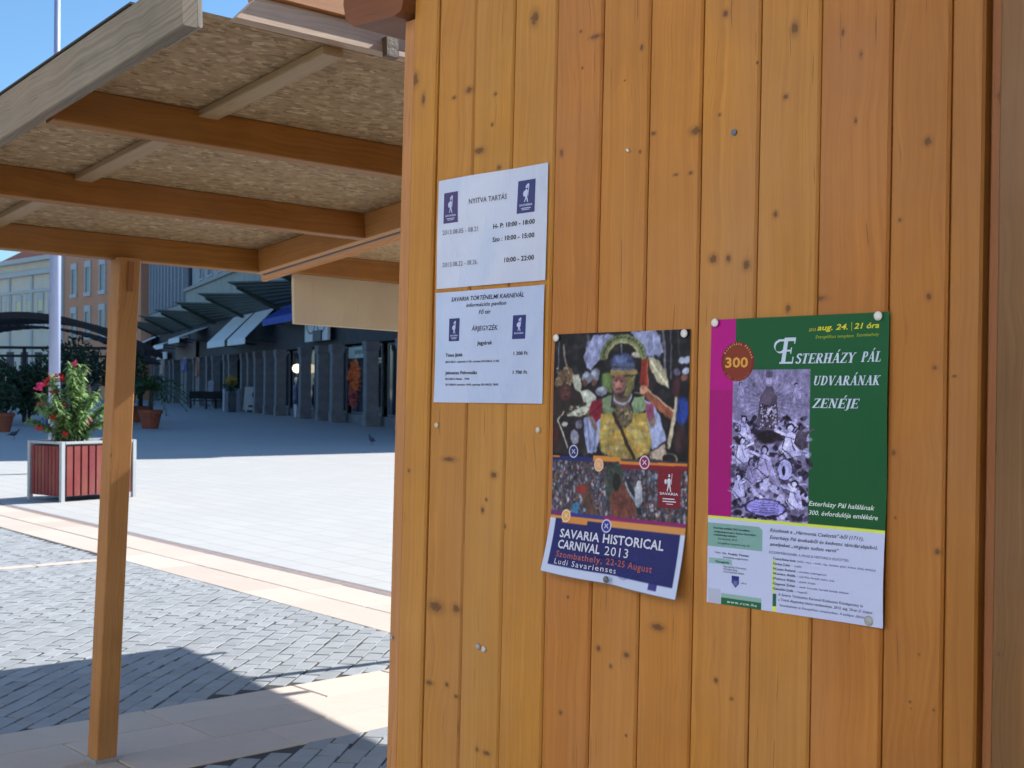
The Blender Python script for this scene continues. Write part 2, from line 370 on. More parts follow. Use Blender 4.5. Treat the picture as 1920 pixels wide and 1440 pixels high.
# ================================================================ THE TIMBER HUT (frame: x along wall, y into hut, z up)
hut = thing('timber_hut', 'orange stained timber plank hut wall with notices pinned on it, filling the right half', 'hut', HUT)
BND = [-.349, -.308, -.232, -.125, -.016, .095, .208, .316, .428, .541, .652, .771, .863, .913, .943, 1.13]
KN = {4: [(0.038, 0.671, 0.0126, 0.0158), (-0.01, -0.262, 0.0043, 0.0049)], 5: [(0.191, 0.607, 0.0152, 0.0047), (0.155, 0.623, 0.0033, 0.0029), (0.161, 0.557, 0.0032, 0.0029), (0.114, 0.412, 0.0053, 0.0077), (0.143, -0.576, 0.0052, 0.0046), (0.155, -0.373, 0.0032, 0.0028)], 6: [(0.298, 0.568, 0.0048, 0.0055), (0.261, 0.518, 0.0024, 0.0018), (0.299, 0.391, 0.0036, 0.0036), (0.229, -0.452, 0.0061, 0.0054), (0.258, -0.478, 0.0048, 0.0045), (0.292, -0.454, 0.0071, 0.0053), (0.296, -0.587, 0.0035, 0.0026)], 1: [(-0.298, 0.613, 0.0118, 0.0163), (-0.271, 0.569, 0.0067, 0.0129), (-0.287, -0.172, 0.005, 0.0042)], 2: [(-0.14, 0.567, 0.0124, 0.0073), (-0.183, 0.559, 0.0079, 0.0042), (-0.17, -0.145, 0.0218, 0.0051), (-0.2, -0.432, 0.0252, 0.0123), (-0.14, -0.429, 0.0122, 0.0101), (-0.213, -0.581, 0.0127, 0.0051), (-0.161, -0.576, 0.0062, 0.0051), (-0.134, -0.594, 0.0061, 0.004)], 3: [(-0.064, 0.547, 0.0059, 0.0041), (-0.071, 0.49, 0.0045, 0.0041), (-0.106, 0.445, 0.0181, 0.0072), (-0.049, 0.406, 0.0073, 0.005), (-0.043, -0.169, 0.0102, 0.0069), (-0.072, -0.236, 0.0059, 0.007), (-0.062, -0.216, 0.0044, 0.004), (-0.045, -0.684, 0.0116, 0.0049), (-0.071, -0.682, 0.0059, 0.0049)], 7: [(0.417, 0.41, 0.0131, 0.0078), (0.328, 0.418, 0.007, 0.0036), (0.378, 0.343, 0.0067, 0.0026), (0.409, 0.342, 0.0055, 0.0035), (0.359, -0.399, 0.0158, 0.0069)], 9: [(0.605, 0.54, 0.0077, 0.0115), (0.591, 0.438, 0.0058, 0.0049), (0.576, 0.259, 0.0059, 0.0058), (0.602, 0.113, 0.0058, 0.0073)], 10: [(0.69, 0.518, 0.0036, 0.0064), (0.721, 0.479, 0.0035, 0.0063), (0.714, 0.383, 0.0036, 0.0055), (0.654, 0.126, 0.0166, 0.0048)], 11: [(0.83, 0.337, 0.0073, 0.0067), (0.835, 0.12, 0.0048, 0.0059), (0.788, 0.231, 0.0034, 0.003), (0.854, -0.232, 0.0055, 0.0051), (0.816, -0.443, 0.0024, 0.0022), (0.818, -0.452, 0.0016, 0.0015), (0.829, -0.376, 0.0024, 0.0022), (0.852, -0.448, 0.0024, 0.0022), (0.789, -0.19, 0.0021, 0.0022), (0.784, -0.099, 0.0042, 0.0045), (0.845, 0.021, 0.004, 0.0037)], 8: [(0.458, 0.199, 0.0096, 0.0085), (0.488, 0.197, 0.0063, 0.0076), (0.524, 0.185, 0.0091, 0.0092), (0.473, 0.59, 0.0063, 0.0069), (0.466, 0.429, 0.0042, 0.0034), (0.48, -0.467, 0.0052, 0.005), (0.511, -0.49, 0.0041, 0.0033)], 13: [(0.931, 0.388, 0.0075, 0.0036)], 14: [(0.959, -0.353, 0.0029, 0.0028)], 12: [(0.875, 0.009, 0.0039, 0.0022)]}
ZB, ZT = -1.53, 1.0
TONE_FALLOFF = [1.0, 1.03, .98, .97, 1.0, .99, 1.0, 1.0, 1.0, .97, .92, .84, .78, .74, .66]  # plank tones; darkening to the right paints in the weaker light there
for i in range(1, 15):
    x0, x1 = BND[i], BND[i + 1]; t = TONE_FALLOFF[i]
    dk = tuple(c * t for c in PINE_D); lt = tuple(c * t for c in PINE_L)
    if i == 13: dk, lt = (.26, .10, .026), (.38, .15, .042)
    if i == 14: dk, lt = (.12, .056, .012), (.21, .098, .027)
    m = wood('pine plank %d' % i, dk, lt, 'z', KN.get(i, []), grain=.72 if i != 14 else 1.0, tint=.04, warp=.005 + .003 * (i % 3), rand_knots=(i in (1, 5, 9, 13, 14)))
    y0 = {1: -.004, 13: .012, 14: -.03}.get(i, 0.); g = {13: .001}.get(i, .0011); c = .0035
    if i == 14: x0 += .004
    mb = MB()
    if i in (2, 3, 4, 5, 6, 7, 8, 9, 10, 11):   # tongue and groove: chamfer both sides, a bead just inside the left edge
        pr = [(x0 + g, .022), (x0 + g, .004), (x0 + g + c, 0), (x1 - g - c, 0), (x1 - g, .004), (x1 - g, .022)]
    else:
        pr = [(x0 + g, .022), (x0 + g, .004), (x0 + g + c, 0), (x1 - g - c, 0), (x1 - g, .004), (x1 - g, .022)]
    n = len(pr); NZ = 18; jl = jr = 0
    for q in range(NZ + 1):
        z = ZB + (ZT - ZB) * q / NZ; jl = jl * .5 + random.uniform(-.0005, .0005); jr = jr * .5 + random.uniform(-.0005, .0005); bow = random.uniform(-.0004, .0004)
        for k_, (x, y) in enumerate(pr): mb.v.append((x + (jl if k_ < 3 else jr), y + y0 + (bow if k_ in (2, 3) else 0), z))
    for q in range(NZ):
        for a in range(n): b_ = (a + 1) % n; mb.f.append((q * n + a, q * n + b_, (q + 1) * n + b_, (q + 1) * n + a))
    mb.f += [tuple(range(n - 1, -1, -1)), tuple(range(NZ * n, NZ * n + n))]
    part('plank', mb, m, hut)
cp_m = wood('corner post', (.40, .16, .05), (.54, .23, .085), 'z', grain=.8, tint=.03)
part('corner_post', MB().cbox(-.349, -.3085, .0035, .09, ZB, .74, .006), cp_m, hut)
part('backing', MB().box(-.30, 1.12, .0225, .04, ZB, ZT), dark_m, hut)
part('side_wall', MB().box(-.34, -.3, .0905, 2.3, ZB, ZT), wood('side planks', PINE_D, PINE_L), hut)
part('back_wall', MB().box(-.34, 1.13, 2.3, 2.34, ZB, ZT), MATS['side planks'], hut)
part('right_wall', MB().box(1.131, 1.17, .0, 2.34, ZB, ZT), MATS['side planks'], hut)
roof_m = plain('roof felt', (.06, .055, .05), .9)
part('roof', MB().box(-.42, 1.25, -.02, 2.42, ZT + .001, ZT + .07), roof_m, hut)
# purlin end with rounded lower corners over the corner post
mb = MB(); prof = [(-.505, 1.0), (-.508, .80), (-.497, .765), (-.47, .748), (-.40, .745), (-.335, .742), (-.312, .75), (-.307, .765), (-.307, 1.0)]
n = len(prof)
for y in (-.034, .25):
    for x, z in prof: mb.v.append((x, y, z))
for a in range(n - 1): mb.f.append((a + 1, a, n + a, n + a + 1))
mb.f += [tuple(range(n)), tuple(range(2 * n - 1, n - 1, -1))]
part('purlin', mb, wood('purlin end', (.17, .05, .011), (.26, .085, .02), 'x', grain=.6, rand_knots=False), hut)
for (u, v) in ((-.335, -.509),):
    part('screw', MB().tube((u, .004, v), (u, -.0005, v), .0045, .004, 10), metal_m, hut)

# ================================================================ CANOPIES
def canopy(O, bL, aN, label, first):
    root = thing('timber_canopy', label, 'canopy', frame(O, CB, -CA if False else CA, CN) if CB.cross(CA).dot(CN) > 0 else frame(O, -CB, CA, CN))
    return root
# frame with x = -CB so that it is right handed when CN = -(CB x CA)
flip = CB.cross(CA).dot(CN) < 0
def cbx(mb, b0, b1, a0, a1, z0, z1, c=.003):
    if flip: b0, b1 = -b1, -b0
    return mb.cbox(b0, b1, a0, a1, z0, z1, c)
can = thing('timber_canopy', 'slatted timber awning with board ceiling on one post, beside the hut at upper left', 'canopy', frame(CO, -CB if flip else CB, CA, CN))
for a, b0, b1 in ((0, -1.66, -.046), (.795, -1.66, -.046), (1.636, -1.66, -.046)):
    part('rafter', cbx(MB(), b0, b1, a - .045, a, 0, .1), beam_m, can)
fl = MB(); part('ceiling_board', cbx(fl, -1.66, .0, -.045, 2.275, .1005, .112, .001), osb_m, can)
part('roof_felt', cbx(MB(), -1.712, .05, -.055, 2.2, .1225, .128, .001), roof_m, can)
part('outer_fascia', cbx(MB(), -1.708, -1.672, -.05, 2.44, -.002, .122), wood('fascia board', (.15, .125, .095), (.27, .23, .18), 'y', grain=1.1, grey=.2, rough=.85, rand_knots=False), can)
rimm = wood('rim joist', (.40, .17, .045), (.56, .26, .08), 'y', grain=.8)
part('outer_rim_joist', cbx(MB(), -1.671, -1.661, -.045, 2.27, .01, .1), rimm, can)
part('inner_rim_joist', cbx(MB(), -.045, 0, -.045, 2.4, 0, .1), rimm, can)
part('metal_trim', cbx(MB(), .001, .012, -.046, 2.4, -.003, .11, .001), plain('dull grey trim', (.12, .10, .09), .6), can)
part('trim_board', cbx(MB(), .013, .032, -.046, 2.4, -.002, .112), rimm, can)
pale = wood('pale batten', (.40, .28, .15), (.54, .40, .24), 'y', grain=.6, rand_knots=False)
for a0, a1 in ((1.637, 2.27), (.796, 1.59), (.001, .749)):
    part('batten', cbx(MB(), -1.228, -1.165, a0, a1, .078, .1), pale, can)
greyb = wood('greyed edge board', (.36, .24, .17), (.52, .38, .29), 'x', grain=.9, grey=.15, rand_knots=False)
mb = MB()   # edge board with a sawn slanting end
x = lambda b: -b if flip else b
mb.hexa([(x(-1.50), 2.28, .1), (x(.05), 2.28, .1), (x(.05), 2.315, .1), (x(-1.50), 2.315, .1), (x(-1.44), 2.28, .162), (x(.05), 2.28, .162), (x(.05), 2.315, .162), (x(-1.44), 2.315, .162)])
part('edge_board', mb, greyb, can)
part('upper_beam', cbx(MB(), -1.44, .05, 2.27, 2.33, .163, .31), wood('upper beam', (.32, .13, .04), (.46, .20, .07), 'x', grain=.8), can)
part('corner_block', cbx(MB(), -1.671, -1.66, 2.28, 2.44, .0, .122), MATS['weathered board'], can)
mb = MB()
cbx(mb, -1.075, -1.035, 2.316, 2.336, .085, .135, .001)
part('metal_bracket', mb, plain('dull bracket', (.09, .055, .03), .5, .3, 60), can)
# post, leaning a little
T0 = CO + CB * -.665 + CN * .0; G0 = V(-1.655, 5.42, .0)
ax = (T0 - G0); Lp = ax.length; az = ax.normalized(); axx = (CB - az * CB.dot(az)).normalized(); ayy = az.cross(axx)
post = part('post', MB().cbox(-.044, .044, -.044, .044, .02, Lp + .005, .004), beamz_m, can); post.matrix_parent_inverse = can.matrix_world.inverted(); post.matrix_world = frame(G0, axx, ayy, az)
o = part('post_foot', MB().box(-.05, .05, -.05, .05, 0, .02), metal_m, can); o.matrix_parent_inverse = can.matrix_world.inverted(); o.matrix_world = frame(G0, axx, ayy, az)
o = part('post_plate', MB().box(-.010, .014, -.050, -.0445, Lp - .13, Lp - .01), plain('dark stain', (.24, .09, .025), .6), can); o.matrix_parent_inverse = can.matrix_world.inverted(); o.matrix_world = frame(G0, axx, ayy, az)

# second stall behind, mostly hidden by the hut
O2 = V(.57, 9.05, 2.10); B2 = V(.765, .645, -.028).normalized(); A2 = V(.62, -.79, .10).normalized(); A2 = (A2 - B2 * A2.dot(B2)).normalized(); N2 = A2.cross(B2)
st2 = thing('timber_canopy', 'second timber awning further back, its orange beam above a blank beige board', 'canopy', frame(O2, B2, A2, N2) if B2.cross(A2).dot(N2) > 0 else frame(O2, -B2, A2, -B2.cross(A2)))
f2 = B2.cross(A2).dot(N2) < 0
def c2(mb, b0, b1, a0, a1, z0, z1, c=.003):
    if f2: b0, b1 = -b1, -b0
    return mb.cbox(b0, b1, a0, a1, z0, z1, c)
part('rafter', c2(MB(), -2.37, 0, -.045, 0, 0, .12), beam_m, st2)
part('rafter', c2(MB(), -2.37, 0, 1.1, 1.145, 0, .12), beam_m, st2)
part('rafter', c2(MB(), -2.37, 0, 2.2, 2.245, 0, .12), beam_m, st2)
part('ceiling_board', c2(MB(), -2.37, 0, -.30, 3.1, .1205, .14, .001), osb_m, st2)
part('left_rim_joist', c2(MB(), -2.40, -2.371, -.30, 3.1, -.01, .14), rimm, st2)
part('sign_board', c2(MB(), -2.335, -1.2, -.075, -.05, -.285, .02), ply_m, st2, label='blank beige board hanging under the beam')
g = V(0.0, 7.84, 2.2); part('post', MB().cbox(-.026, .026, -.026, .026, 0, g.z, .004), beamz_m, st2).matrix_parent_inverse = st2.matrix_world.inverted() @ Matrix.Translation((g.x, g.y, 0))

# unseen sunlit houses behind the viewer, added to bounce fill light onto the wall
opp = thing('bounce_townhouse_row', 'pale rendered townhouse row with clay tiled roof, an unseen addition bouncing fill light onto the hut', 'building', frame(V(-2, -17, 0), V(-.56, .83, 0).normalized(), V(-.83, -.56, 0).normalized(), V(0, 0, 1)))
om = plain('pale render', (.72, .70, .65), .85, .05, .5); part('wall', MB().box(-34, 26, .0, 9, 0, 12.5), om, opp); part('plinth', MB().box(-34, 26, -.12, -.001, 0, .8), plain('stone plinth', (.4, .38, .35), .8), opp)
wm_ = MB().box(-.75, .75, -.1, -.005, -.2, -.02).box(-.7, -.55, -.08, -.005, 0, 1.9).box(.55, .7, -.08, -.005, 0, 1.9).box(-.75, .75, -.12, -.005, 1.92, 2.2).mesh('window', plain('window surround', (.6, .58, .54), .8)); wp_ = MB().box(-.54, .54, -.03, -.004, 0, 1.9).mesh('pane', glass())
for lv_ in (1.4, 5.0, 8.7):
    for i in range(18):
        w_ = part('window', wm_, None, opp); w_.location = (-32 + 3.3 * i, 0, lv_); part('pane', wp_, None, w_)
part('roof', MB().hexa([(-34.5, -.4, 12.51), (26.5, -.4, 12.51), (26.5, 9.4, 12.51), (-34.5, 9.4, 12.51), (-34.5, 3.5, 16), (26.5, 3.5, 16), (26.5, 5.5, 16), (-34.5, 5.5, 16)]), plain('clay roof', (.25, .09, .05), .85), opp)
# ================================================================ STREET BUILDINGS
FD, FN = V(-.375, .927, 0), V(-.927, -.375, 0); F0 = V(-4.33, 45.64, 0)
con_m = plain('grey concrete pillar', (.19, .19, .20), .8, .2, 3.); wallb_m = plain('blue grey render', (.40, .41, .42), .8, .12, 1.2)
corn_m = plain('pale green cornice', (.36, .38, .35), .8, .12, 1.5); green_m = plain('dark green louvre', (.035, .06, .05), .6, .3, 5)
dk_m = plain('dark shop interior', (.014, .014, .017), .8, .5, 1.5); lint_m = plain('dark lintel', (.035, .035, .042), .7, .3, 2)
white_awn = plain('white awning cloth', (.80, .80, .80), .8, .06, 3); blue_awn = plain('blue awning cloth', (.02, .07, .40), .7, .2, 3)
win_frame = plain('pale window frame', (.5, .52, .55), .6, .08)
arc = thing('arcade_building', 'long blue grey arcade building with stone pillars, dark shops and green slatted canopies', 'building', frame(F0, FD, FN, V(0, 0, 1)))
SE = -13.0; SF = 78.0
part('upper_wall', MB().box(SE, SF, -9, 0, 5.0, 14.5), wallb_m, arc)
part('back_wall', MB().box(SE, SF, -9, -1.9, 0, 5.0), dk_m, arc)
part('end_wall', MB().box(SE, SE + .3, -1.9, 0, 0, 5.0), wallb_m, arc)
part('cornice', MB().box(SE, 44, .001, .35, 6.0, 7.45).box(SE, 44, .351, .5, 7.25, 7.45), corn_m, arc)
part('cornice', MB().box(44.2, SF, .001, .3, 6.0, 6.6), corn_m, arc)
part('lintel', MB().box(SE, SF, -.35, .12, 2.95, 5.0), lint_m, arc)
part('roof', MB().box(SE - .2, SF, -9.2, .4, 14.5, 15.2), plain('roof tiles brown', (.16, .07, .05), .8), arc)
part('drainpipe', MB().tube((43.8, .12, 2.9), (43.8, .12, 14.4), .12), plain('dark pipe', (.05, .06, .09), .6), arc)
# pillars: paired, tapered foot and flat cap
pm = MB(); pm.loft([[(x * k, y * k, z) for x, y in ((-.22, -.22), (.22, -.22), (.22, .22), (-.22, .22))] for k, z in ((1.12, 0), (1.12, .35), (1, .42), (.96, 2.6), (1.15, 2.7), (1.15, 2.95))])
pme = pm.mesh('pillar', con_m)
ss = [-9.5, -6.5, -3.2, .7, 5.4, 7.6, 10.6, 15.4, 17.8, 20.2] + [22.6 + 5.3 * (i // 2) + (1.55 + .2 * (i % 3)) * (i % 2) for i in range(21)]
for s in ss:
    o = part('pillar', pme, None, arc); o.location = (s, .32 if s < 22 else .2, 0)
# shop windows between the pillars
def shopwin(s0, s1, z0=.35, z1=2.9, tone='dark window glass'):
    f = part('shop_window', MB().box(s0, s1, -.25, -.18, z0, z0 + .08).box(s0, s1, -.25, -.18, z1 - .08, z1).box(s0, s0 + .07, -.25, -.18, z0 + .08, z1 - .08).box(s1 - .07, s1, -.25, -.18, z0 + .08, z1 - .08), MATS.get('frame alu') or plain('frame alu', (.16, .17, .19), .4), arc)
    part('pane', MB().box(s0 + .07, s1 - .07, -.22, -.21, z0 + .08, z1 - .08), glass(), f); return f
for i in range(len(ss) - 1):
    s0, s1 = ss[i] + .35, ss[i + 1] - .35
    if s1 - s0 > .9: shopwin(s0, s1)
part('window_sill', MB().box(SE + .3, SF, -.9, -.1, 0, .34), con_m, arc)
# upper windows, ribs
wm = MB().box(-.75, .75, .01, .08, 7.75, 7.85).box(-.75, .75, .01, .08, 9.8, 9.9).box(-.75, -.65, .01, .08, 7.85, 9.8).box(.65, .75, .01, .08, 7.85, 9.8).box(-.04, .04, .01, .06, 7.85, 9.8).mesh('window', win_frame)
gm = MB().box(-.65, .65, .005, .03, 7.85, 9.8).mesh('pane', glass('blue dusk glass', (.04, .055, .08)))
for s in [-10 + 3.1 * i for i in range(17)]:
    w = part('window', wm, None, arc); w.location = (s, 0, 0); part('pane', gm, None, w)
rib = MB().box(-.22, .22, .01, .45, 6.65, 14.4).mesh('rib', plain('rib render', (.36, .39, .42), .8, .1)); cur = MB().box(-.42, .42, .005, .05, 6.7, 14.2).mesh('tall_window', glass('curtained glass', (.10, .12, .16)))
for i in range(19):
    o = part('rib', rib, None, arc); o.location = (45 + i * 1.75, 0, 0)
    o = part('tall_window', cur, None, arc); o.location = (45.87 + i * 1.75, 0, 0)
# green slatted canopies
for j, s0 in enumerate([-9.6, -1.1, 7.4, 15.9, 24.2, 32.9, 41.5, 50]):
    s1 = s0 + 8.2; cn = part('slatted_canopy', MB().hexa([(s0 + .1, .36, 4.72), (s0 + .15, .36, 4.72), (s0 + .15, 1.7, 5.4), (s0 + .1, 1.7, 5.4), (s0 + .1, .36, 4.84), (s0 + .15, .36, 4.84), (s0 + .15, 1.7, 5.5), (s0 + .1, 1.7, 5.5)])
        .hexa([(s1 - .25, .36, 4.72), (s1 - .1, .36, 4.72), (s1 - .1, 2.3, 5.62), (s1 - .25, 2.3, 5.62), (s1 - .25, .36, 4.84), (s1 - .1, .36, 4.84), (s1 - .1, 2.3, 5.74), (s1 - .25, 2.3, 5.74)]), green_m, arc)
    for q in range(7):
        u0, u1 = q / 7, (q + 1.05) / 7; A_ = lambda u: .4 + 1.25 * u; B_ = lambda u: .4 + 2.25 * u; Z_ = lambda y: 4.86 + (y - .36) * .46
        m = MB().hexa([(s0, A_(u0), Z_(A_(u0))), (s1, B_(u0), Z_(B_(u0))), (s1, B_(u1), Z_(B_(u1)) - .03), (s0, A_(u1), Z_(A_(u1)) - .03), (s0, A_(u0), Z_(A_(u0)) + .07), (s1, B_(u0), Z_(B_(u0)) + .07), (s1, B_(u1), Z_(B_(u1)) + .03), (s0, A_(u1), Z_(A_(u1)) + .03)])
        part('slat', m, green_m, cn)
# awnings
def awning(s0, s1, zt, zb, e, m, label, n0=.13):
    a = part('awning', MB().hexa([(s0, n0, zt - .03), (s1, n0, zt - .03), (s1, e, zb - .03), (s0, e, zb - .03), (s0, n0, zt), (s1, n0, zt), (s1, e, zb), (s0, e, zb)]), m, arc, label)
    part('valance', MB().box(s0, s1, e - .012, e + .008, zb - .30, zb - .031), m, a)
    for q in (s0 + .1, s1 - .1): part('awning_arm', MB().tube((q, .13, zb - .2), (q, e - .05, zb - .08), .03), lint_m, a)
awning(17.3, 21.8, 5.0, 3.55, 1.55, white_awn, 'large white awning, nearer of the pair'); awning(22.4, 27.6, 5.0, 3.55, 1.6, white_awn, 'large white awning, farther of the pair')
awning(9.0, 15.6, 4.9, 4.3, 1.1, blue_awn, 'bright blue awning')
awning(36.6, 41.2, 4.75, 4.1, 1.8, white_awn, 'small white awning'); awning(44.5, 49.5, 4.4, 3.9, 1.7, white_awn, 'small pale awning'); awning(59, 66, 4.9, 4.0, 2.0, white_awn, 'farthest small white awning')
# pale shop fronts inside the arcade
part('shop_interior', MB().box(5.9, 7.3, -1.85, -1.2, .5, 2.7).box(11.2, 14.9, -1.88, -1.3, 1.9, 2.6), plain('lit shelves', (.30, .29, .26), .7, .5, 4), arc)
def blob_foliage(c, r, n, sz, seed=0):
    g = np.random.default_rng(seed); mb = MB()
    for _ in range(n):
        d = g.normal(size=3); d /= np.linalg.norm(d); rad = g.random() ** .45
        p = Vector((c[0] + r[0] * d[0] * rad, c[1] + r[1] * d[1] * rad, c[2] + r[2] * d[2] * rad))
        u = Vector(g.normal(size=3)).normalized(); w = u.orthogonal().normalized(); s_ = sz * (.6 + g.random() * .8)
        mb.quad(p - u * s_, p + w * s_ * .35, p + u * s_, p - w * s_ * .35)
    return mb
def leafmat(name, c, var=.4, trans=.25):
    k = NB(name); g = k.n('NewGeometry'); r = g.outputs['Random Per Island']
    c2 = k.mix(r, tuple(x * (1 - var) for x in c), tuple(min(1, x * (1 + var)) for x in c)); m = k.out(c2, .5, .35)
    tr = k.n('BsdfTranslucent'); k.inp(tr.inputs[0], c2); mx = k.n('MixShader'); mx.inputs[0].default_value = trans
    k.l(k.b.outputs[0], mx.inputs[1]); k.l(tr.outputs[0], mx.inputs[2]); k.l(mx.outputs[0], k.t.nodes['Material Output'].inputs[0]); MATS[name] = m; return m
# things on the facade, each its own
def fthing(name, label, cat, s, n, z, group=None): return thing(name, label, cat, arc.matrix_world @ Matrix.Translation((s, n, z)), group)
font = None
def text_mesh(body, bold=0., shear=0., spacing=1.):
    cu = bpy.data.curves.new('t', 'FONT'); cu.body = body; cu.offset = bold; cu.shear = shear; cu.space_character = spacing; cu.resolution_u = 2
    o = bpy.data.objects.new('t', cu); COL.objects.link(o)
    dg = bpy.context.evaluated_depsgraph_get(); me = bpy.data.meshes.new_from_object(o.evaluated_get(dg))
    v = np.array([p.co[:2] for p in me.vertices]).reshape(-1, 2); f = [tuple(p.vertices) for p in me.polygons]
    bpy.data.objects.remove(o); bpy.data.curves.remove(cu); bpy.data.meshes.remove(me); return v, f
def flat_text(body, width, capz, mat, parent, x0, z0, y, bold=.01, name='lettering', mirror=True):
    v, f = text_mesh(body, bold); w = v[:, 0].max() - v[:, 0].min(); h = v[:, 1].max() - v[:, 1].min()
    mb = MB(); sx = width / w; sz = capz / h
    mb.v = [(x0 + (-1 if mirror else 1) * (a - v[:, 0].min()) * sx, y, z0 + (b - v[:, 1].min()) * sz) for a, b in v]; mb.f = f
    return part(name, mb, mat, parent)
# NB: facade x runs away from the viewer, so text is laid out towards -x
ic = ink((.1, .12, .25)); wsign = plain('sign white', (.62, .64, .66), .5, .05)
s = fthing('shop_sign', 'pale greenish shop sign board above the window with faint grey marks', 'sign', 3.3, .0, 2.42)
part('panel', MB().cbox(-1.6, 1.6, -.06, 0, 0, .42, .01), plain('sign pale green', (.42, .47, .42), .5), s)
for i in range(5): part('mark', MB().box(-.55 + i * .26, -.38 + i * .26, .001, .006, .13 + .02 * (i % 2), .29), ink((.33, .38, .36)), s)
s = fthing('eyewear_sign', 'white sign board with two dark spectacle rings under the beige board', 'sign', 8.2, .45, 3.15)
part('panel', MB().cbox(-1.9, 1.9, -.1, 0, 0, 1.45, .01), wsign, s)
for cx in (-.85, .85):
    mb = MB(); n = 24
    for i in range(n):
        a0, a1 = 2 * math.pi * i / n, 2 * math.pi * (i + 1) / n
        mb.quad((cx + .62 * math.cos(a0), .01, 0.70 + .34 * math.sin(a0)), (cx + .72 * math.cos(a0), .01, 0.70 + .40 * math.sin(a0)), (cx + .72 * math.cos(a1), .01, 0.70 + .40 * math.sin(a1)), (cx + .62 * math.cos(a1), .01, 0.70 + .34 * math.sin(a1)))
    part('ring', mb, ink((.08, .08, .1)), s)
part('blue_block', MB().box(-1.0, .35, .001, .05, .0, .42), ink((.12, .14, .25)), s)
for i, (s0, s1, lb) in enumerate(((52.0, 57.5, 'small white shop sign hanging under the far awnings, right one of two'), (60.5, 66.5, 'small white shop sign hanging under the far awnings, left one of two'))):
    s = fthing('shop_sign', lb, 'sign', s0, .5, 3.05); part('panel', MB().cbox(0, s1 - s0, -.08, 0, 0, .5, .01), wsign, s)
    part('emblem', MB().box((s1 - s0) * .4, (s1 - s0) * .6, .001, .01, .15, .38), ink((.2, .22, .4)), s)
s = fthing('shop_sign', 'small orange red shop sign between two white ones', 'sign', 58.0, .52, 3.0); part('panel', MB().cbox(0, 2, -.08, 0, 0, .85, .01), ink((.45, .16, .05)), s)
s = fthing('shop_sign', 'dark red fascia sign under the far awnings', 'sign', 40, .3, 2.9); part('panel', MB().cbox(0, 9, -.1, 0, 0, 1.1, .01), ink((.16, .04, .07)), s)
# red window lettering / orange figure-like lettering in the near shop window
s = fthing('window_decoration', 'orange red ragged decoration hanging in the shop window at right', 'decoration', 2.9, .30, .5)
part('petals', blob_foliage((0, 0, 1.25), (.62, .05, .52), 330, .16, 21), leafmat('orange red cloth', (.80, .20, .06), .3, .2), s); part('tassels', blob_foliage((.1, 0, .55), (.36, .05, .5), 200, .15, 22), leafmat('dull red cloth', (.45, .10, .09), .35, .1), s)
part('rod', MB().tube((-.7, 0, 1.85), (.7, 0, 1.85), .02), lint_m, s)
# mannequin in blue in the next bay
def mannequin(s_, col, label, h=1.65):
    m = fthing('mannequin', label, 'mannequin', s_, .05, .0)
    rings = []
    for r, ry, z in ((.20, .13, .55), (.19, .13, .8), (.14, .10, 1.0), (.18, .12, 1.2), (.21, .11, 1.36), (.10, .07, 1.42)):
        rings.append([(r * math.cos(a), ry * math.sin(a), z) for a in [2 * math.pi * i / 10 for i in range(10)]])
    part('dress', MB().loft(rings), ink(col), m, smooth=True)
    part('body', MB().loft([[(r * math.cos(a), r * .9 * math.sin(a), z) for a in [2 * math.pi * i / 8 for i in range(8)]] for r, z in ((.045, 1.40), (.045, 1.48), (.07, 1.53), (.085, 1.6), (.075, 1.68), (.03, 1.73))]), wsign, m, smooth=True)
    part('leg', MB().tube((-.08, 0, 0), (-.09, 0, .56), .04, .07), wsign, m); part('leg', MB().tube((.08, 0, 0), (.09, 0, .56), .04, .07), wsign, m)
mannequin(12.1, (.18, .26, .55), 'mannequin in a blue dress before the shop window'); mannequin(13.4, (.35, .37, .5), 'mannequin in a greyish lilac dress before the shop window'); mannequin(9.2, (.4, .15, .2), 'mannequin in a dull red dress between two pillars')
s = fthing('shop_lamp', 'bright cream lamp globe glowing inside the shop bay', 'lamp', 13.0, .1, 2.1)
k = NB('lamp glow'); k.b.inputs['Emission Color'].default_value = (1, .85, .6, 1); k.b.inputs['Emission Strength'].default_value = 1.0; gl = k.out((.7, .65, .5), .5)
part('globe', MB().lathe([(.01, -.2), (.16, -.15), (.22, 0), (.16, .15), (.01, .2)], 12), gl, s, smooth=True); part('rod', MB().tube((0, 0, .2), (0, 0, .7), .02), lint_m, s)
# yellow flowers on a stand
leaf_d = leafmat('dark leaves', (.035, .065, .03)); leaf_b = leafmat('oleander leaves', (.20, .32, .11), .5, .35); palm_g = leafmat('palm leaves', (.05, .10, .035))
yel = leafmat('yellow petals', (.55, .36, .03)); red_p = leafmat('red petals', (.62, .03, .04), .3); pink_p = leafmat('pink petals', (.65, .06, .2), .3)
s = fthing('flower_display', 'yellow flowers displayed on a stand before the dark shop', 'flowers', 22.0, 1.3, 0)
part('stand', MB().box(-.2, .2, -.2, .2, 0, 1.0), plain('stand pale', (.10, .10, .12), .7, .3, 3), s); part('blooms', blob_foliage((0, 0, 1.55), (.34, .3, .3), 260, .06, 3), yel, s, kind='stuff'); part('foliage', blob_foliage((.1, 0, 1.3), (.5, .4, .3), 300, .08, 4), leaf_d, s)
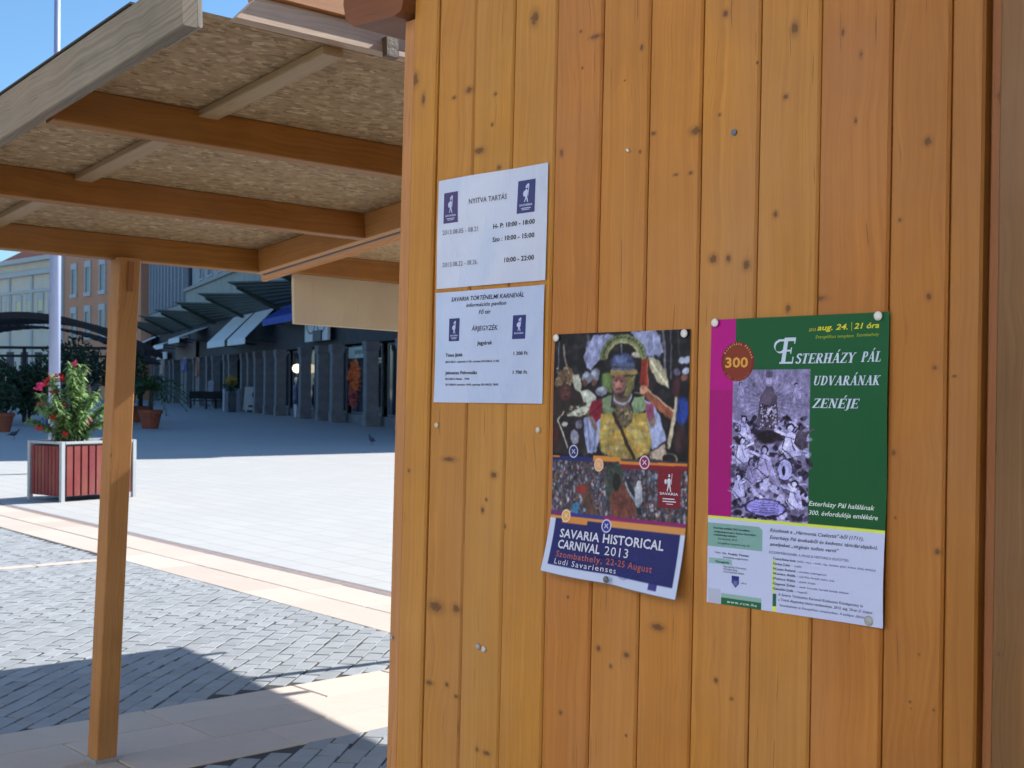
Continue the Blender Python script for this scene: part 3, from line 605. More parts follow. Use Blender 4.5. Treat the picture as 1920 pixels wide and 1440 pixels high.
# A board
s = thing('a_board', 'white pavement A board with a violet emblem, standing before the shops', 'sign', yawm(-12.7, 65.5, R(22)))
for sg in (-1, 1):
    part('board', MB().hexa([(-.45, sg * .32 - .01, .12), (.45, sg * .32 - .01, .12), (.45, sg * .32 + .01, .12), (-.45, sg * .32 + .01, .12), (-.40, sg * .03 - .01, 1.25), (.40, sg * .03 - .01, 1.25), (.40, sg * .03 + .01, 1.25), (-.40, sg * .03 + .01, 1.25)]), plain('a board white', (.66, .69, .66), .5, .08), s)
    for x in (-.42, .42): part('leg', MB().tube((x, sg * .35, 0), (x, sg * .32, .14), .02), metal_m, s)
mb = MB(); n = 16
def onb(x, z, dy=.013): return (x, -.32 + (z - .12) / 1.13 * .29 - dy, z)
for i in range(n): a0, a1 = 2 * math.pi * i / n, 2 * math.pi * (i + 1) / n; mb.quad(onb(.1, .85), onb(.1 + .2 * math.cos(a0), .85 + .2 * math.sin(a0)), onb(.1 + .2 * math.cos(a1), .85 + .2 * math.sin(a1)))
part('emblem', mb, ink((.35, .2, .55)), s); part('emblem', MB().quad(onb(-.3, .26), onb(.35, .26), onb(.35, .36), onb(-.3, .36)), ink((.6, .1, .15)), s)
s = thing('poster_box', 'white display box with red print beside the A board', 'box', yawm(-14.35, 68.2, R(22)))
part('box', MB().cbox(-.4, .4, -.25, .25, 0, 1.15, .02), plain('display box', (.34, .34, .38), .6), s); part('print', MB().box(-.2, .2, -.262, -.2505, .15, .9), ink((.62, .25, .18)), s)
for s_, n_, w_, h_, z_, c_, lb in ((30.5, .9, 1.5, 1.3, .2, (.40, .42, .52), 'pale lilac goods rack standing under the far awnings'), (34.0, 1.1, .9, 1.1, 1.75, (.55, .24, .12), 'orange goods hanging under the far awnings'), (38.5, 1.2, 1.4, .8, 2.1, (.15, .22, .55), 'blue goods hanging under the far awnings'), (47.0, 1.4, 1.6, 1.0, 1.9, (.55, .50, .46), 'pale goods hanging beside the farthest awning')):
    s = fthing('goods_rack', lb, 'rack', s_, n_, 0); g_ = MB()
    for q in range(5): x0 = -w_ / 2 + q * w_ / 5; g_.hexa([(x0, -.1, z_ + .08 * (q % 2)), (x0 + w_ / 6, -.1, z_ + .05), (x0 + w_ / 6, .1, z_ + .05), (x0, .1, z_ + .08 * (q % 2)), (x0 + .03, -.04, z_ + h_), (x0 + w_ / 6 - .03, -.04, z_ + h_), (x0 + w_ / 6 - .03, .04, z_ + h_), (x0 + .03, .04, z_ + h_)])
    part('garments', g_, ink(c_), s, kind='stuff'); part('rail', MB().tube((-w_ / 2, 0, z_ + h_), (w_ / 2, 0, z_ + h_), .02), metal_m, s)
    for x0 in (-w_ / 2, w_ / 2): part('stand', MB().tube((x0, 0, 0), (x0, 0, z_ + h_), .02), metal_m, s)
# dark benches
def bench(x, y, label):
    b = thing('bench', label, 'bench', yawm(x, y, R(20)), 'benches before the arcade'); m = plain('bench dark', (.03, .026, .025), .7)
    part('seat', MB().cbox(-.75, .75, -.22, .22, .42, .47, .01), m, b)
    part('backrest', MB().cbox(-.75, .75, .20, .25, .55, .95, .01), m, b)
    for sx in (-.68, .68): part('leg', MB().box(sx - .03, sx + .03, -.2, -.14, 0, .42), m, b); part('leg', MB().box(sx - .03, sx + .03, .18, .24, 0, .56), m, b)
bench(-17.0, 73.5, 'dark bench before the arcade, left one of the pair'); bench(-15.9, 72.4, 'dark bench before the arcade, right one nearer the display box')
# ---------------------------------------------------------------- far buildings
def wallbuild(name, label, P, Q, h, mat):
    d = (Q - P).normalized(); n = V(d.y, -d.x, 0)
    if n.dot(-P) < 0: n = -n
    # x along from P (right end) to Q (left end); y outwards to the viewer; keep right handed
    x, y = d, n
    if x.cross(y).z < 0: P, Q = Q, P; x = -d
    b = thing(name, label, 'building', frame(P, x, y, V(0, 0, 1))); L = (Q - P).length
    part('wall', MB().box(0, L, -9, 0, 0, h), mat, b); return b, L
orange_m = plain('orange plaster', (.70, .33, .19), .85, .06, .6); cream_m = plain('cream plaster', (.80, .70, .55), .85, .06, .5); trimw = plain('white stucco trim', (.62, .61, .58), .8, .05)
ob, oL = wallbuild('orange_building', 'orange plastered house with white window surrounds behind the lamp post', V(-29.0, 104.0, 0), V(-40.6, 119.5, 0), 16, orange_m)
fr = lambda w, h: MB().box(-w / 2 - .22, w / 2 + .22, .01, .12, h + .02, h + .55).box(-w / 2 - .3, w / 2 + .3, .01, .16, -.35, -.02).box(-w / 2 - .18, -w / 2, .01, .1, -.02, h + .02).box(w / 2, w / 2 + .18, .01, .1, -.02, h + .02)
for lvl, h in ((5.3, 2.0), (9.0, 2.1), (13, 1.8)):
    wme = fr(1.05, h).mesh('window', trimw); pme2 = MB().box(-.52, .52, .005, .04, 0, h).mesh('pane', glass('blue dusk glass'))
    for i in range(5):
        w = part('window', wme, None, ob); w.location = (1.4 + i * 3.5, 0, lvl); part('pane', pme2, None, w)
part('corner_pilaster', MB().box(oL - 1.3, oL - .2, .005, .2, 0, 16), trimw, ob); part('roof', MB().box(-.3, oL + .3, -9.3, .6, 16, 16.6), MATS['roof tiles brown'], ob)
cb, cL = wallbuild('cream_building', 'cream stucco building with arched windows, pale yellow blinds and red roof at far left', V(-41.0, 120.2, 0), V(-62, 143, 0), 12.4, cream_m)
part('cornice', MB().box(0, cL, .005, .5, 11.2, 11.6).box(0, cL, .005, .75, 12.4, 12.8), trimw, cb); part('string_course', MB().box(0, cL, .005, .2, 9.6, 9.85), trimw, cb)
mb = MB().hexa([(.3, .4, 12.8), (12.5, .4, 12.8), (12.5, -9, 12.8), (.3, -9, 12.8), (.4, -2.6, 14.7), (10.5, -2.6, 14.7), (10.5, -6, 14.7), (.4, -6, 14.7)])
part('roof', mb, plain('red tile roof', (.19, .055, .04), .85, .2, 2), cb)
wme = fr(1.0, 2.3).mesh('window', trimw); ym = plain('pale yellow blind', (.85, .76, .42), .7, .05)
bl = MB().box(-.5, .5, .005, .06, 1.25, 2.35).mesh('blind', ym); pn = MB().box(-.5, .5, .005, .04, 0, 1.24).mesh('pane', glass('blue dusk glass'))
for i in range(12):
    w = part('window', wme, None, cb); w.location = (cL - 1.3 - i * 1.32 * 1.02 if False else 1.2 + i * 2.45, 0, 6.6); part('pane', pn, None, w); part('blind', bl, None, w)
for i in range(7): part('pilaster', MB().box(.1 + i * 5.2, .55 + i * 5.2, .005, .18, 0, 11.2), trimw, cb)
for i in range(9): part('window', MB().box(1.4 + i * 2.6, 2.9 + i * 2.6, .006, .05, .4, 3.2), glass('blue dusk glass'), cb)
# ---------------------------------------------------------------- arched dark cafe pavilion
pav = thing('pavilion', 'dark arched slatted pavilion roof on thin posts behind the lamp post', 'pavilion', yawm(-17.6, 47.5, 0)); pm_ = plain('dark brown timber', (.035, .028, .028), .7, .3)
def archpts(n=22, w=4.5, top=3.95, drop=1.3): return [(-w + 2 * w * i / n, top - drop * ((-w + 2 * w * i / n) / w) ** 2) for i in range(n + 1)]
for j in range(4):
    y = j * .8; mb = MB(); p = archpts(top=3.95 - j * .03)
    for (x0, z0), (x1, z1) in zip(p, p[1:]): mb.hexa([(x0, y, z0 - .24), (x1, y, z1 - .24), (x1, y + .1, z1 - .24), (x0, y + .1, z0 - .24), (x0, y, z0), (x1, y, z1), (x1, y + .1, z1), (x0, y + .1, z0)])
    part('arch_rib', mb, pm_, pav)
p = archpts(26, top=3.93)
for i, ((x0, z0), (x1, z1)) in enumerate(zip(p, p[1:])):
    part('slat', MB().hexa([(x0 + .03, .1, z0 - .5), (x1 - .08, .1, z1 - .5), (x1 - .08, 2.5, z1 - .5), (x0 + .03, 2.5, z0 - .5), (x0 + .03, .1, z0 - .44), (x1 - .08, .1, z1 - .44), (x1 - .08, 2.5, z1 - .44), (x0 + .03, 2.5, z0 - .44)]), pm_, pav)
part('tie_beam', MB().box(-8.6, 3.9, 0, .1, 2.62, 2.72), pm_, pav); part('tie_beam', MB().box(-8.6, 3.8, .02, .1, 2.33, 2.42), pm_, pav)
for x in (-3.8, -2.0, .2, 2.2, 3.8): part('post', MB().box(x - .05, x + .05, 0, .1, 0, 2.68), pm_, pav)
for i in range(16): part('screen_slat', MB().box(-5.9 + i * .55, -5.62 + i * .55, 4.3, 4.35, .9, 2.6), plain('screen pale', (.22, .21, .22), .8), pav)
# shrubs
def shrub(x, y, r, h, label, seed, pot=None, mat=None, group='dark shrubs beside the pavilion'):
    t = thing('shrub', label, 'shrub', yawm(x, y, 0), group)
    part('foliage', blob_foliage((0, 0, h - r[2]), r, 1500, .11, seed), mat or leaf_d, t)
    m = MB()
    for i in range(5): a = i * 1.3; m.tube((.04 * math.cos(a), .04 * math.sin(a), .1), (.35 * r[0] * math.cos(a), .35 * r[1] * math.sin(a), h - r[2]), .025, .01, 5)
    part('stem', m, plain('bark', (.06, .045, .03), .9), t)
    if pot: part('pot', MB().lathe([(pot * .7, 0), (pot, pot * 1.5), (pot * 1.08, pot * 1.5), (pot * 1.08, pot * 1.7), (pot * .9, pot * 1.7), (pot * .85, pot * 1.45)], 14), MATS.get('terracotta') or plain('terracotta', (.33, .09, .045), .8, .15), t, smooth=False)
shrub(-17.6, 44.5, (1.1, .9, .95), 2.4, 'dark green bush left of the lamp post, behind the planter', 1)
shrub(-19.6, 44.2, (1.0, .9, .8), 1.9, 'low dark bush at the left frame edge before the pavilion', 2, None)
shrub(-14.9, 45.0, (1.2, 1, 1.2), 3.0, 'tall dark bush right behind the red flowering oleander', 5)
shrub(-13.4, 46.2, (.8, .8, 1.0), 2.7, 'dark bush hidden partly by the wooden post', 6)
shrub(-16.3, 44.9, (.75, .7, .9), 2.1, 'small dark bush just behind the lamp post', 7)
shrub(-20.9, 46.5, (.9, .9, .8), 2.3, 'dark bush under the pavilion, farthest left', 8)
tp = thing('flower_pot', 'terracotta pot at the left frame edge beyond the plaza shade', 'pot', yawm(-14.9, 39.0, 0))
part('pot', MB().lathe([(.22, 0), (.32, .45), (.36, .45), (.36, .56), (.3, .56), (.28, .46)], 14), MATS.get('terracotta') or plain('terracotta', (.33, .09, .045), .8, .15), tp)
part('foliage', blob_foliage((0, 0, 1.0), (.5, .5, .5), 500, .1, 12), leaf_d, tp)
bb = thing('blue_bag', 'bright blue bag hanging behind the planter left of the oleander', 'bag', yawm(-14.5, 41.5, .3))
part('bag', MB().loft([[(x * a, y * a, z) for x, y in ((-.13, -.1), (.13, -.1), (.15, .1), (-.15, .1))] for a, z in ((.8, .0), (1.1, .15), (1, .4), (.7, .6), (.3, .66))]), ink((.05, .25, .8)), bb, smooth=True)
# palms in pots
def palm(x, y, h, label, seed, boxy=False):
    t = thing('potted_palm', label, 'palm', yawm(x, y, 0), 'potted palms beside the arcade'); g = random.Random(seed)
    part('pot', MB().lathe([(.25, 0), (.36, .48), (.40, .48), (.40, .6), (.34, .6), (.3, .5)], 14), MATS['terracotta'], t)
    part('trunk', MB().tube((0, 0, .5), (.03, 0, h * .55), .09, .06), MATS['bark'], t); mb = MB()
    for k_ in range(26):
        a = g.random() * 6.28; L = .7 + g.random() * .5; up = .2 + g.random() * .9; base = V(.03, 0, h * .55)
        prev = base
        for s_ in range(1, 9):
            q = s_ / 8; pt = base + V(math.cos(a) * L * q, math.sin(a) * L * q, up * q - .75 * q * q * L)
            side = V(-math.sin(a), math.cos(a), 0) * .17 * (1 - q * .6)
            mb.quad(prev, prev + side + V(0, 0, -.12), pt + side * .9 + V(0, 0, -.14), pt) if False else None
            for sg in (-1, 1): mb.quad(pt, pt + side * sg + (pt - prev) * .8 + V(0, 0, -.05), pt + side * sg * .4 + (pt - prev) * .9, pt - (pt - prev) * .35)
            prev = pt
    part('fronds', mb, palm_g, t)
palm(-11.55, 42.6, 2.2, 'palm in a terracotta pot right of the wooden post', 3); palm(-13.6, 48.8, 2.5, 'taller palm in a dark red pot close to the wooden post', 4)
# pigeons
def pigeon(x, y, a, label):
    t = thing('pigeon', label, 'pigeon', yawm(x, y, a), 'pigeons on the plaza'); pg = plain('pigeon grey', (.05, .055, .07), .6)
    prof = [(-.19, .10, .012, .006), (-.12, .12, .03, .018), (-.06, .135, .052, .05), (0, .14, .058, .058), (.05, .155, .05, .055), (.085, .19, .03, .032), (.10, .225, .026, .028), (.115, .245, .024, .024), (.135, .245, .008, .008), (.155, .238, .003, .003)]
    part('body', MB().loft([[(px, wy * math.cos(q), pz + wz * math.sin(q)) for q in [6.283 * i / 10 for i in range(10)]] for px, pz, wy, wz in prof]), pg, t, smooth=True)
    for s_ in (-.022, .022): part('leg', MB().tube((0, s_, 0), (.0, s_, .09), .005).tube((0, s_, .004), (.03, s_, .004), .004), ink((.5, .15, .12)), t)
pigeon(-3.42, 32.6, 2.2, 'dark pigeon standing on the shaded plaza near the hut edge'); pigeon(-12.8, 34.3, .4, 'pigeon on the shaded plaza at the left frame edge'); 
# ---------------------------------------------------------------- lamp post
lp = thing('lamp_post', 'tall pale blue grey lamp post behind the planter', 'lamp post', yawm(-7.55, 22.0, 0)); lm = plain('painted steel pole', (.36, .41, .60), .35, .04, 4, .5)
part('base', MB().lathe([(.17, 0), (.17, .06), (.12, .09), (.105, .5), (.1, .52)], 20), lm, lp); part('pole', MB().lathe([(.092, .5), (.088, 4.2), (.085, 4.25), (.052, 4.35), (.045, 10.5)], 24), lm, lp, smooth=True)
part('arm', MB().tube((0, 0, 10.4), (1.2, 0, 10.8), .035), lm, lp); part('lamp_head', MB().cbox(.9, 1.6, -.14, .14, 10.76, 10.9, .04), metal_m, lp)
# ---------------------------------------------------------------- planter with oleander
PX, PY = -5.66, 16.78; pe = math.atan2(.80, .6)
pl = thing('planter', 'square planter of dark red vertical slats in a pale metal frame', 'planter', frame(V(PX, PY, 0), V(math.cos(pe), math.sin(pe), 0), V(-math.sin(pe), math.cos(pe), 0), V(0, 0, 1)))
PW, PD_, PH = 1.14, .74, .76; redw = wood('red slat', (.22, .035, .035), (.33, .06, .055), 'z', grain=.5, rand_knots=False, tint=.08); pal = plain('pale planter steel', (.44, .46, .47), .5, .05)
for x in (0, PW - .05):
    for y in (0, PD_ - .05): part('corner_post', MB().box(x, x + .05, y, y + .05, 0, PH), pal, pl)
for z in (PH - .03,): part('rim', MB().box(.061, PW - .061, 0, .06, z, PH).box(.061, PW - .061, PD_ - .06, PD_, z, PH).box(0, .06, .061, PD_ - .061, z, PH).box(PW - .06, PW, .061, PD_ - .061, z, PH), pal, pl)
part('liner', MB().box(.05, PW - .05, .05, PD_ - .05, .07, PH - .06), dk_m, pl)
n = 9; w = (PW - .12 - .02) / n
for i in range(n):
    for y in (.004, PD_ - .03): part('slat', MB().cbox(.07 + i * w + .01, .07 + (i + 1) * w - .014, y, y + .024, .07, PH - .06, .003), redw, pl)
n = 8; w = (PD_ - .12 - .02) / n
for i in range(n):
    for x in (.004, PW - .03): part('slat', MB().cbox(x, x + .024, .07 + i * w + .008, .07 + (i + 1) * w - .01, .07, PH - .06, .003), redw, pl)
part('soil', MB().box(.055, PW - .055, .055, PD_ - .055, PH - .06, PH - .05), joint_m, pl)
C0 = pl.matrix_world @ V(.42, .40, PH - .05)
ol = thing('oleander', 'flowering oleander with narrow green leaves and red blossoms growing in the planter', 'shrub', Matrix.Translation(C0))
g = random.Random(11); lv = MB(); st = MB(); tips = []
stems = [(-.42, .62, 0), (-.30, .70, .15), (-.22, .85, -.1), (-.05, 1.02, .1), (.06, .92, -.15), (.18, .6, .1), (.34, .66, -.05), (.42, .5, .15), (-.38, .42, .2), (.24, .40, -.25), (-.12, .55, -.3), (.02, .7, .3), (.13, 1.0, 0), (-.5, .3, -.2), (.45, .3, .1), (.0, .4, -.35), (.33, .45, .3), (-.3, .5, -.35)]
for sx, h, sy in stems:
    h *= 1.0; base = V(sx * .25, sy * .25, 0); top = V(sx, sy, h); mid = (base + top) / 2 + V(-sx * .15, -sy * .1, .05)
    st.tube(base, mid, .014, .011, 6).tube(mid, top, .011, .006, 6); tips.append(top)
    for i in range(int(170 + h * 190)):
        q = .12 + .9 * g.random(); p = (mid + (top - mid) * (q * 2 - 1)) if q > .5 else base + (mid - base) * (q * 2)
        a = g.random() * 6.283; el = g.uniform(-.5, .9); L = g.uniform(.07, .15); wd = L * .12
        d = V(math.cos(a) * math.cos(el), math.sin(a) * math.cos(el), math.sin(el)); s_ = d.cross(V(0, 0, 1)).normalized() * wd; dr = V(0, 0, -.25 * L)
        m1 = p + d * L * .45 + V(0, 0, .01); lv.quad(p, m1 - s_, p + d * L + dr, m1 + s_)
part('stems', st, MATS['bark'], ol); part('foliage', lv, leaf_b, ol)
def bloom(p, r, m, n):
    mb = MB()
    for _ in range(n):
        c = V(*[g.gauss(0, r * .5) for _ in range(3)]); a = g.random() * 6.28
        for k_ in range(5):
            t = a + k_ * 1.257; d = V(math.cos(t), math.sin(t) * .5 - .4, math.sin(t) * .6) * .019; s_ = d.cross(V(0, 1, .3)).normalized() * .011
            mb.quad(c, c + d * .6 + s_, c + d * 1.2, c + d * .6 - s_)
    o = part('blossom', mb, m, ol); o.location = p
for p, r, m, n in ((V(-.28, -.1, .80), .05, red_p, 22), (V(-.18, .0, .86), .07, red_p, 26), (V(-.42, 0, .76), .05, pink_p, 20), (V(.05, -.05, 1.04), .025, pink_p, 9), (V(-.2, -.1, .68), .05, red_p, 12), (V(-.36, -.15, .5), .06, red_p, 14), (V(-.14, -.25, .36), .05, red_p, 16), (V(-.35, -.2, .22), .05, red_p, 12), (V(.02, -.3, .14), .04, red_p, 7), (V(-.05, -.2, .5), .04, red_p, 6), (V(.3, -.2, .3), .03, pink_p, 4)):
    bloom(p, r, m, n)
# ================================================================ PRINTED NOTICES ON THE WALL
def shade(a):  # srgb 0..255 -> linear
    a = np.clip(a, 0, 255) / 255.; return np.where(a <= .04045, a / 12.92, ((a + .055) / 1.055) ** 2.4)
class Art:
    """paints flat print on a grid of paper coordinates 0..1 (x right, y down)"""
    def __init__(s, w, h, nx, ny, bg):
        s.w, s.h, s.nx, s.ny = w, h, nx, ny; s.X, s.Y = np.meshgrid(np.linspace(0, 1, nx), np.linspace(0, 1, ny)); s.C = np.zeros((ny, nx, 3)); s.C[:] = bg
        s.f = lambda x, y: (x, y)
    def put(s, m, c, a=1.):
        m = np.clip(m, 0, 1)[..., None] * a; s.C = s.C * (1 - m) + np.array(c, float) * m
    def poly(s, pts, c, a=1.):
        pts = [s.f(*p) for p in pts]; ins = np.zeros(s.X.shape, bool)
        for (x0, y0), (x1, y1) in zip(pts, pts[1:] + pts[:1]):
            if y0 == y1: continue
            k = ((s.Y >= min(y0, y1)) & (s.Y < max(y0, y1))) & (s.X < (x1 - x0) * (s.Y - y0) / (y1 - y0) + x0); ins ^= k
        s.put(ins.astype(float), c, a)
    def ell(s, x, y, rx, ry, c, a=1., soft=.15, ang=0, ring=None):
        x, y = s.f(x, y); k = s.f(1, 0)[0] - s.f(0, 0)[0]; l = s.f(0, 1)[1] - s.f(0, 0)[1]; dx = (s.X - x) / k; dy = (s.Y - y) / l
        if ang: dx, dy = dx * math.cos(ang) + dy * math.sin(ang), -dx * math.sin(ang) + dy * math.cos(ang)
        d = np.sqrt((dx / rx) ** 2 + (dy / ry) ** 2)
        m = (1 - d) / soft + .5 if ring is None else (1 - abs(d - 1) / ring)
        s.put(m, c, a)
    def line(s, pts, wd, c, a=1.):
        for p0, p1 in zip(pts, pts[1:]):
            (x0, y0), (x1, y1) = s.f(*p0), s.f(*p1); k = s.f(1, 0)[0] - s.f(0, 0)[0]; l = s.f(0, 1)[1] - s.f(0, 0)[1]
            ax, ay = (x1 - x0) / k, (y1 - y0) / l; L = ax * ax + ay * ay; px, py = (s.X - x0) / k, (s.Y - y0) / l
            t = np.clip((px * ax + py * ay) / L, 0, 1); d = np.hypot(px - t * ax, py - t * ay); s.put((wd / 2 - d) / (wd * .2) + .5, c, a)
    def rect(s, x0, y0, x1, y1, c, a=1.): s.poly([(x0, y0), (x1, y0), (x1, y1), (x0, y1)], c, a)
    def grain(s, amt, mask=None, cell=1, seed=0):
        g = np.random.default_rng(seed); n = g.normal(size=(s.ny // cell + 2, s.nx // cell + 2)).repeat(cell, 0).repeat(cell, 1)[:s.ny, :s.nx]
        f = 1 + amt * n; f = f if mask is None else np.where(mask, f, 1); s.C = s.C * f[..., None]
def _blur(s, n=1, mask=None):
    for _ in range(n):
        P = np.pad(s.C, ((1, 1), (1, 1), (0, 0)), 'edge'); B = (P[1:-1, 1:-1] * 4 + 2 * (P[:-2, 1:-1] + P[2:, 1:-1] + P[1:-1, :-2] + P[1:-1, 2:]) + P[:-2, :-2] + P[2:, 2:] + P[:-2, 2:] + P[2:, :-2]) / 16
        s.C = B if mask is None else np.where(mask[..., None], B, s.C)
Art.blur = _blur
def fnoise(ny, nx, g, octs=((6, 1.), (14, .6), (32, .35), (70, .2))):
    out = np.zeros((ny, nx)); tot = 0
    for f, w in octs:
        k = g.normal(size=(f + 2, f + 2)); ys = np.linspace(0, f, ny); xs = np.linspace(0, f, nx); yi = ys.astype(int); xi = xs.astype(int); fy = (ys - yi)[:, None]; fx = (xs - xi)[None]
        fy = fy * fy * (3 - 2 * fy); fx = fx * fx * (3 - 2 * fx)
        a_ = k[yi][:, xi]; b_ = k[yi][:, xi + 1]; c_ = k[yi + 1][:, xi]; d_ = k[yi + 1][:, xi + 1]; out += w * ((a_ * (1 - fx) + b_ * fx) * (1 - fy) + (c_ * (1 - fx) + d_ * fx) * fy); tot += w
    return out / tot
def _photo(s, mask, amp, light, sat, seed):
    g = np.random.default_rng(seed); o = ((20, 1.), (45, .8), (90, .5)); dx = fnoise(s.ny, s.nx, g, o) * amp; dy = fnoise(s.ny, s.nx, g, o) * amp
    yy, xx = np.mgrid[0:s.ny, 0:s.nx]; yj = np.clip(np.rint(yy + dy).astype(int), 0, s.ny - 1); xj = np.clip(np.rint(xx + dx).astype(int), 0, s.nx - 1); ok = mask & mask[yj, xj]
    C = np.where(ok[..., None], s.C[yj, xj], s.C); l = C.mean(2, keepdims=True); C = l + (C - l) * sat
    n = fnoise(s.ny, s.nx, g, ((10, .6), (28, 1.), (60, 1.), (120, .8))); C = C * (1 + light * n[..., None] * 2) + 0
    s.C = np.where(mask[..., None], C, s.C)
Art.photo = _photo
def surf_mesh(art, surf, mat, name, parent):
    nx, ny = art.nx, art.ny; xs = np.linspace(0, 1, nx); ys = np.linspace(0, 1, ny); gx, gy = np.meshgrid(xs, ys)
    u, o, v = surf(gx, gy); co_ = np.stack([u, o, v], -1).reshape(-1, 3)
    idx = np.arange(nx * ny).reshape(ny, nx); f = np.stack([idx[1:, :-1], idx[1:, 1:], idx[:-1, 1:], idx[:-1, :-1]], -1).reshape(-1, 4)
    me = bpy.data.meshes.new(name); me.vertices.add(len(co_)); me.vertices.foreach_set('co', co_.ravel()); me.loops.add(f.size); me.loops.foreach_set('vertex_index', f.ravel().astype(np.int32))
    me.polygons.add(len(f)); me.polygons.foreach_set('loop_start', (np.arange(len(f)) * 4).astype(np.int32)); me.update(calc_edges=True); me.validate()
    at = me.color_attributes.new('print', 'FLOAT_COLOR', 'POINT'); c = np.ones((nx * ny, 4)); c[:, :3] = shade(art.C).reshape(-1, 3); at.data.foreach_set('color', c.ravel())
    me.materials.append(mat); me.polygons.foreach_set('use_smooth', [True] * len(f))
    return part(name, me, None, parent)
class Ink:
    """lettering laid on a paper surface, one mesh per colour"""
    def __init__(s, surf, parent, ch=None): s.s, s.p, s.d = surf, parent, {}
    def add(s, col, vx, vy, f, lift=.0006):
        mb = s.d.setdefault(col, MB()); u, o, v = s.s(np.array(vx), np.array(vy)); n = len(mb.v)
        mb.v += [(float(a), float(b) - lift, float(c)) for a, b, c in zip(u, o, v)]; mb.f += [tuple(n + i for i in q) for q in f]
    def text(s, body, x0, x1, yb, cap, col, bold=.0, shear=0., dy=0., spacing=1.):
        v, f = text_mesh(body, bold, shear, spacing); w = v[:, 0].max() - v[:, 0].min(); t = (v[:, 0] - v[:, 0].min()) / w
        s.add(col, x0 + (x1 - x0) * t, yb + dy * t - (v[:, 1] / .73) * cap, f)
    def quad(s, x0, y0, x1, y1, col): s.add(col, [x0, x1, x1, x0], [y1, y1, y0, y0], [(0, 1, 2, 3)], .0004)
    def done(s):
        for i, (c, mb) in enumerate(s.d.items()): part('lettering', mb, ink(c), s.p, label=None)
def flat(u0, v0, w, h, wav=.0012, seed=0, lift=.003, edge=.0):
    g = np.random.default_rng(seed); ph = g.random(4) * 6
    def f(x, y):
        o = lift + wav * (np.sin(x * 5 + ph[0]) * np.sin(y * 4 + ph[1]) + .6 * np.sin(x * 9 + ph[2] + y * 5)) + edge * (np.abs(y - .5) * 2) ** 6
        return u0 + x * w, -np.maximum(o, .0006), v0 - y * h
    return f
LOGO = (.20, .20, .42)
def logo(ik, x0, y0, x1, y1, bgc, fg=(.72, .75, .88)):
    ik.quad(x0, y0, x1, y1, bgc); X = lambda t: x0 + (x1 - x0) * t; Y = lambda t: y0 + (y1 - y0) * t
    def P(pts, c=fg): ik.add(c, [X(a) for a, b in pts], [Y(b) for a, b in pts], [tuple(range(len(pts)))], .0007)
    # little striding figure with a shield and staff
    P([(.46, .56), (.40, .34), (.50, .26), (.60, .34), (.56, .56)]); P([(.45, .24), (.47, .16), (.56, .16), (.57, .25)]); P([(.46, .55), (.40, .66), (.44, .67), (.52, .56)]); P([(.52, .55), (.58, .68), (.63, .67), (.58, .54)])
    P([(.36, .50), (.32, .40), (.38, .31), (.45, .38), (.43, .49)]); P([(.60, .14), (.66, .12), (.62, .50), (.60, .50)]); P([(.50, .15), (.60, .10), (.66, .16), (.58, .19)])
    ik.text('SAVARIA', X(.14), X(.88), Y(.79), (y1 - y0) * .07, fg, .02)
    ik.quad(X(.22), Y(.84), X(.78), Y(.865), fg); ik.quad(X(.28), Y(.89), X(.72), Y(.91), fg)
K = (.07, .07, .10)
# ---- opening hours sheet
def notice(name, label, surf, w, h, seed, tint):
    t = thing(name, label, 'notice', HUT, 'laminated notices'); a = Art(w, h, 70, 50, tint); a.C += (6 * np.sin(a.X * 3 + seed))[..., None]
    surf_mesh(a, surf, lam_m, 'sheet', t); return t
sa = flat(-.219, .399, .303, .2125, .0016, 3); t = notice('notice_sheet', 'laminated white opening hours notice, upper of the two sheets left of the soldier poster', sa, .303, .212, 1, (186, 194, 218)); ik = Ink(sa, t)
logo(ik, .062, .124, .202, .405, (.27, .20, .42)); logo(ik, .742, .12, .896, .405, (.17, .19, .42))
ik.text('NYITVA TARTÁS', .307, .645, .257, .048, (.22, .22, .28), .006)
ik.text('2013.08.05 - 08.21', .054, .388, .508, .045, (.38, .38, .45), .0); ik.text('2013.08.22 - 08.26.', .056, .391, .804, .045, (.38, .38, .45), .0)
ik.text('H- P: 10:00 - 18:00', .532, .902, .507, .042, K, .02); ik.text('Szo : 10:00 - 15:00', .53, .901, .624, .042, K, .02); ik.text('10:00 - 22:00', .647, .902, .816, .042, K, .02); ik.done()
sb = flat(-.218, .1785, .300, .214, .0014, 5); t = notice('notice_sheet', 'laminated white price list sheet, lower of the two sheets left of the soldier poster', sb, .3, .213, 2, (174, 188, 222)); ik = Ink(sb, t)
logo(ik, .137, .242, .240, .447, (.12, .16, .40)); logo(ik, .729, .244, .845, .449, (.10, .14, .42))
B_ = (.10, .11, .22)
ik.text('SAVARIA TÖRTÉNELMI KARNEVÁL', .152, .822, .089, .040, B_, .012, .2); ik.text('információs pavilon', .30, .667, .147, .036, B_, .01, .2); ik.text('Fő tér', .422, .532, .216, .038, B_, .01, .2)
ik.text('ÁRJEGYZÉK', .359, .596, .362, .044, B_, .008, .1); ik.text('Jegyárak', .413, .551, .487, .034, K, .02); ik.text('Tüzes Játék', .109, .28, .586, .030, K, .02); ik.text('1 200 Ft', .749, .873, .586, .030, K, .02)
ik.text('(2013.08.23. csütörtök 21:00, szombat 2013.08.24. 21:00)', .107, .62, .642, .018, K, .02); ik.text('Jelmezes Felvonulás', .11, .417, .746, .030, K, .02); ik.text('1 700 Ft', .75, .873, .749, .030, K, .02)
ik.text('2013.08.23. Péntek    19:00', .111, .344, .796, .018, K, .02); ik.text('2013.08.24. szombat 19:00, vasárnap 2013.08.25. 18:00', .113, .62, .847, .018, K, .02); ik.done()

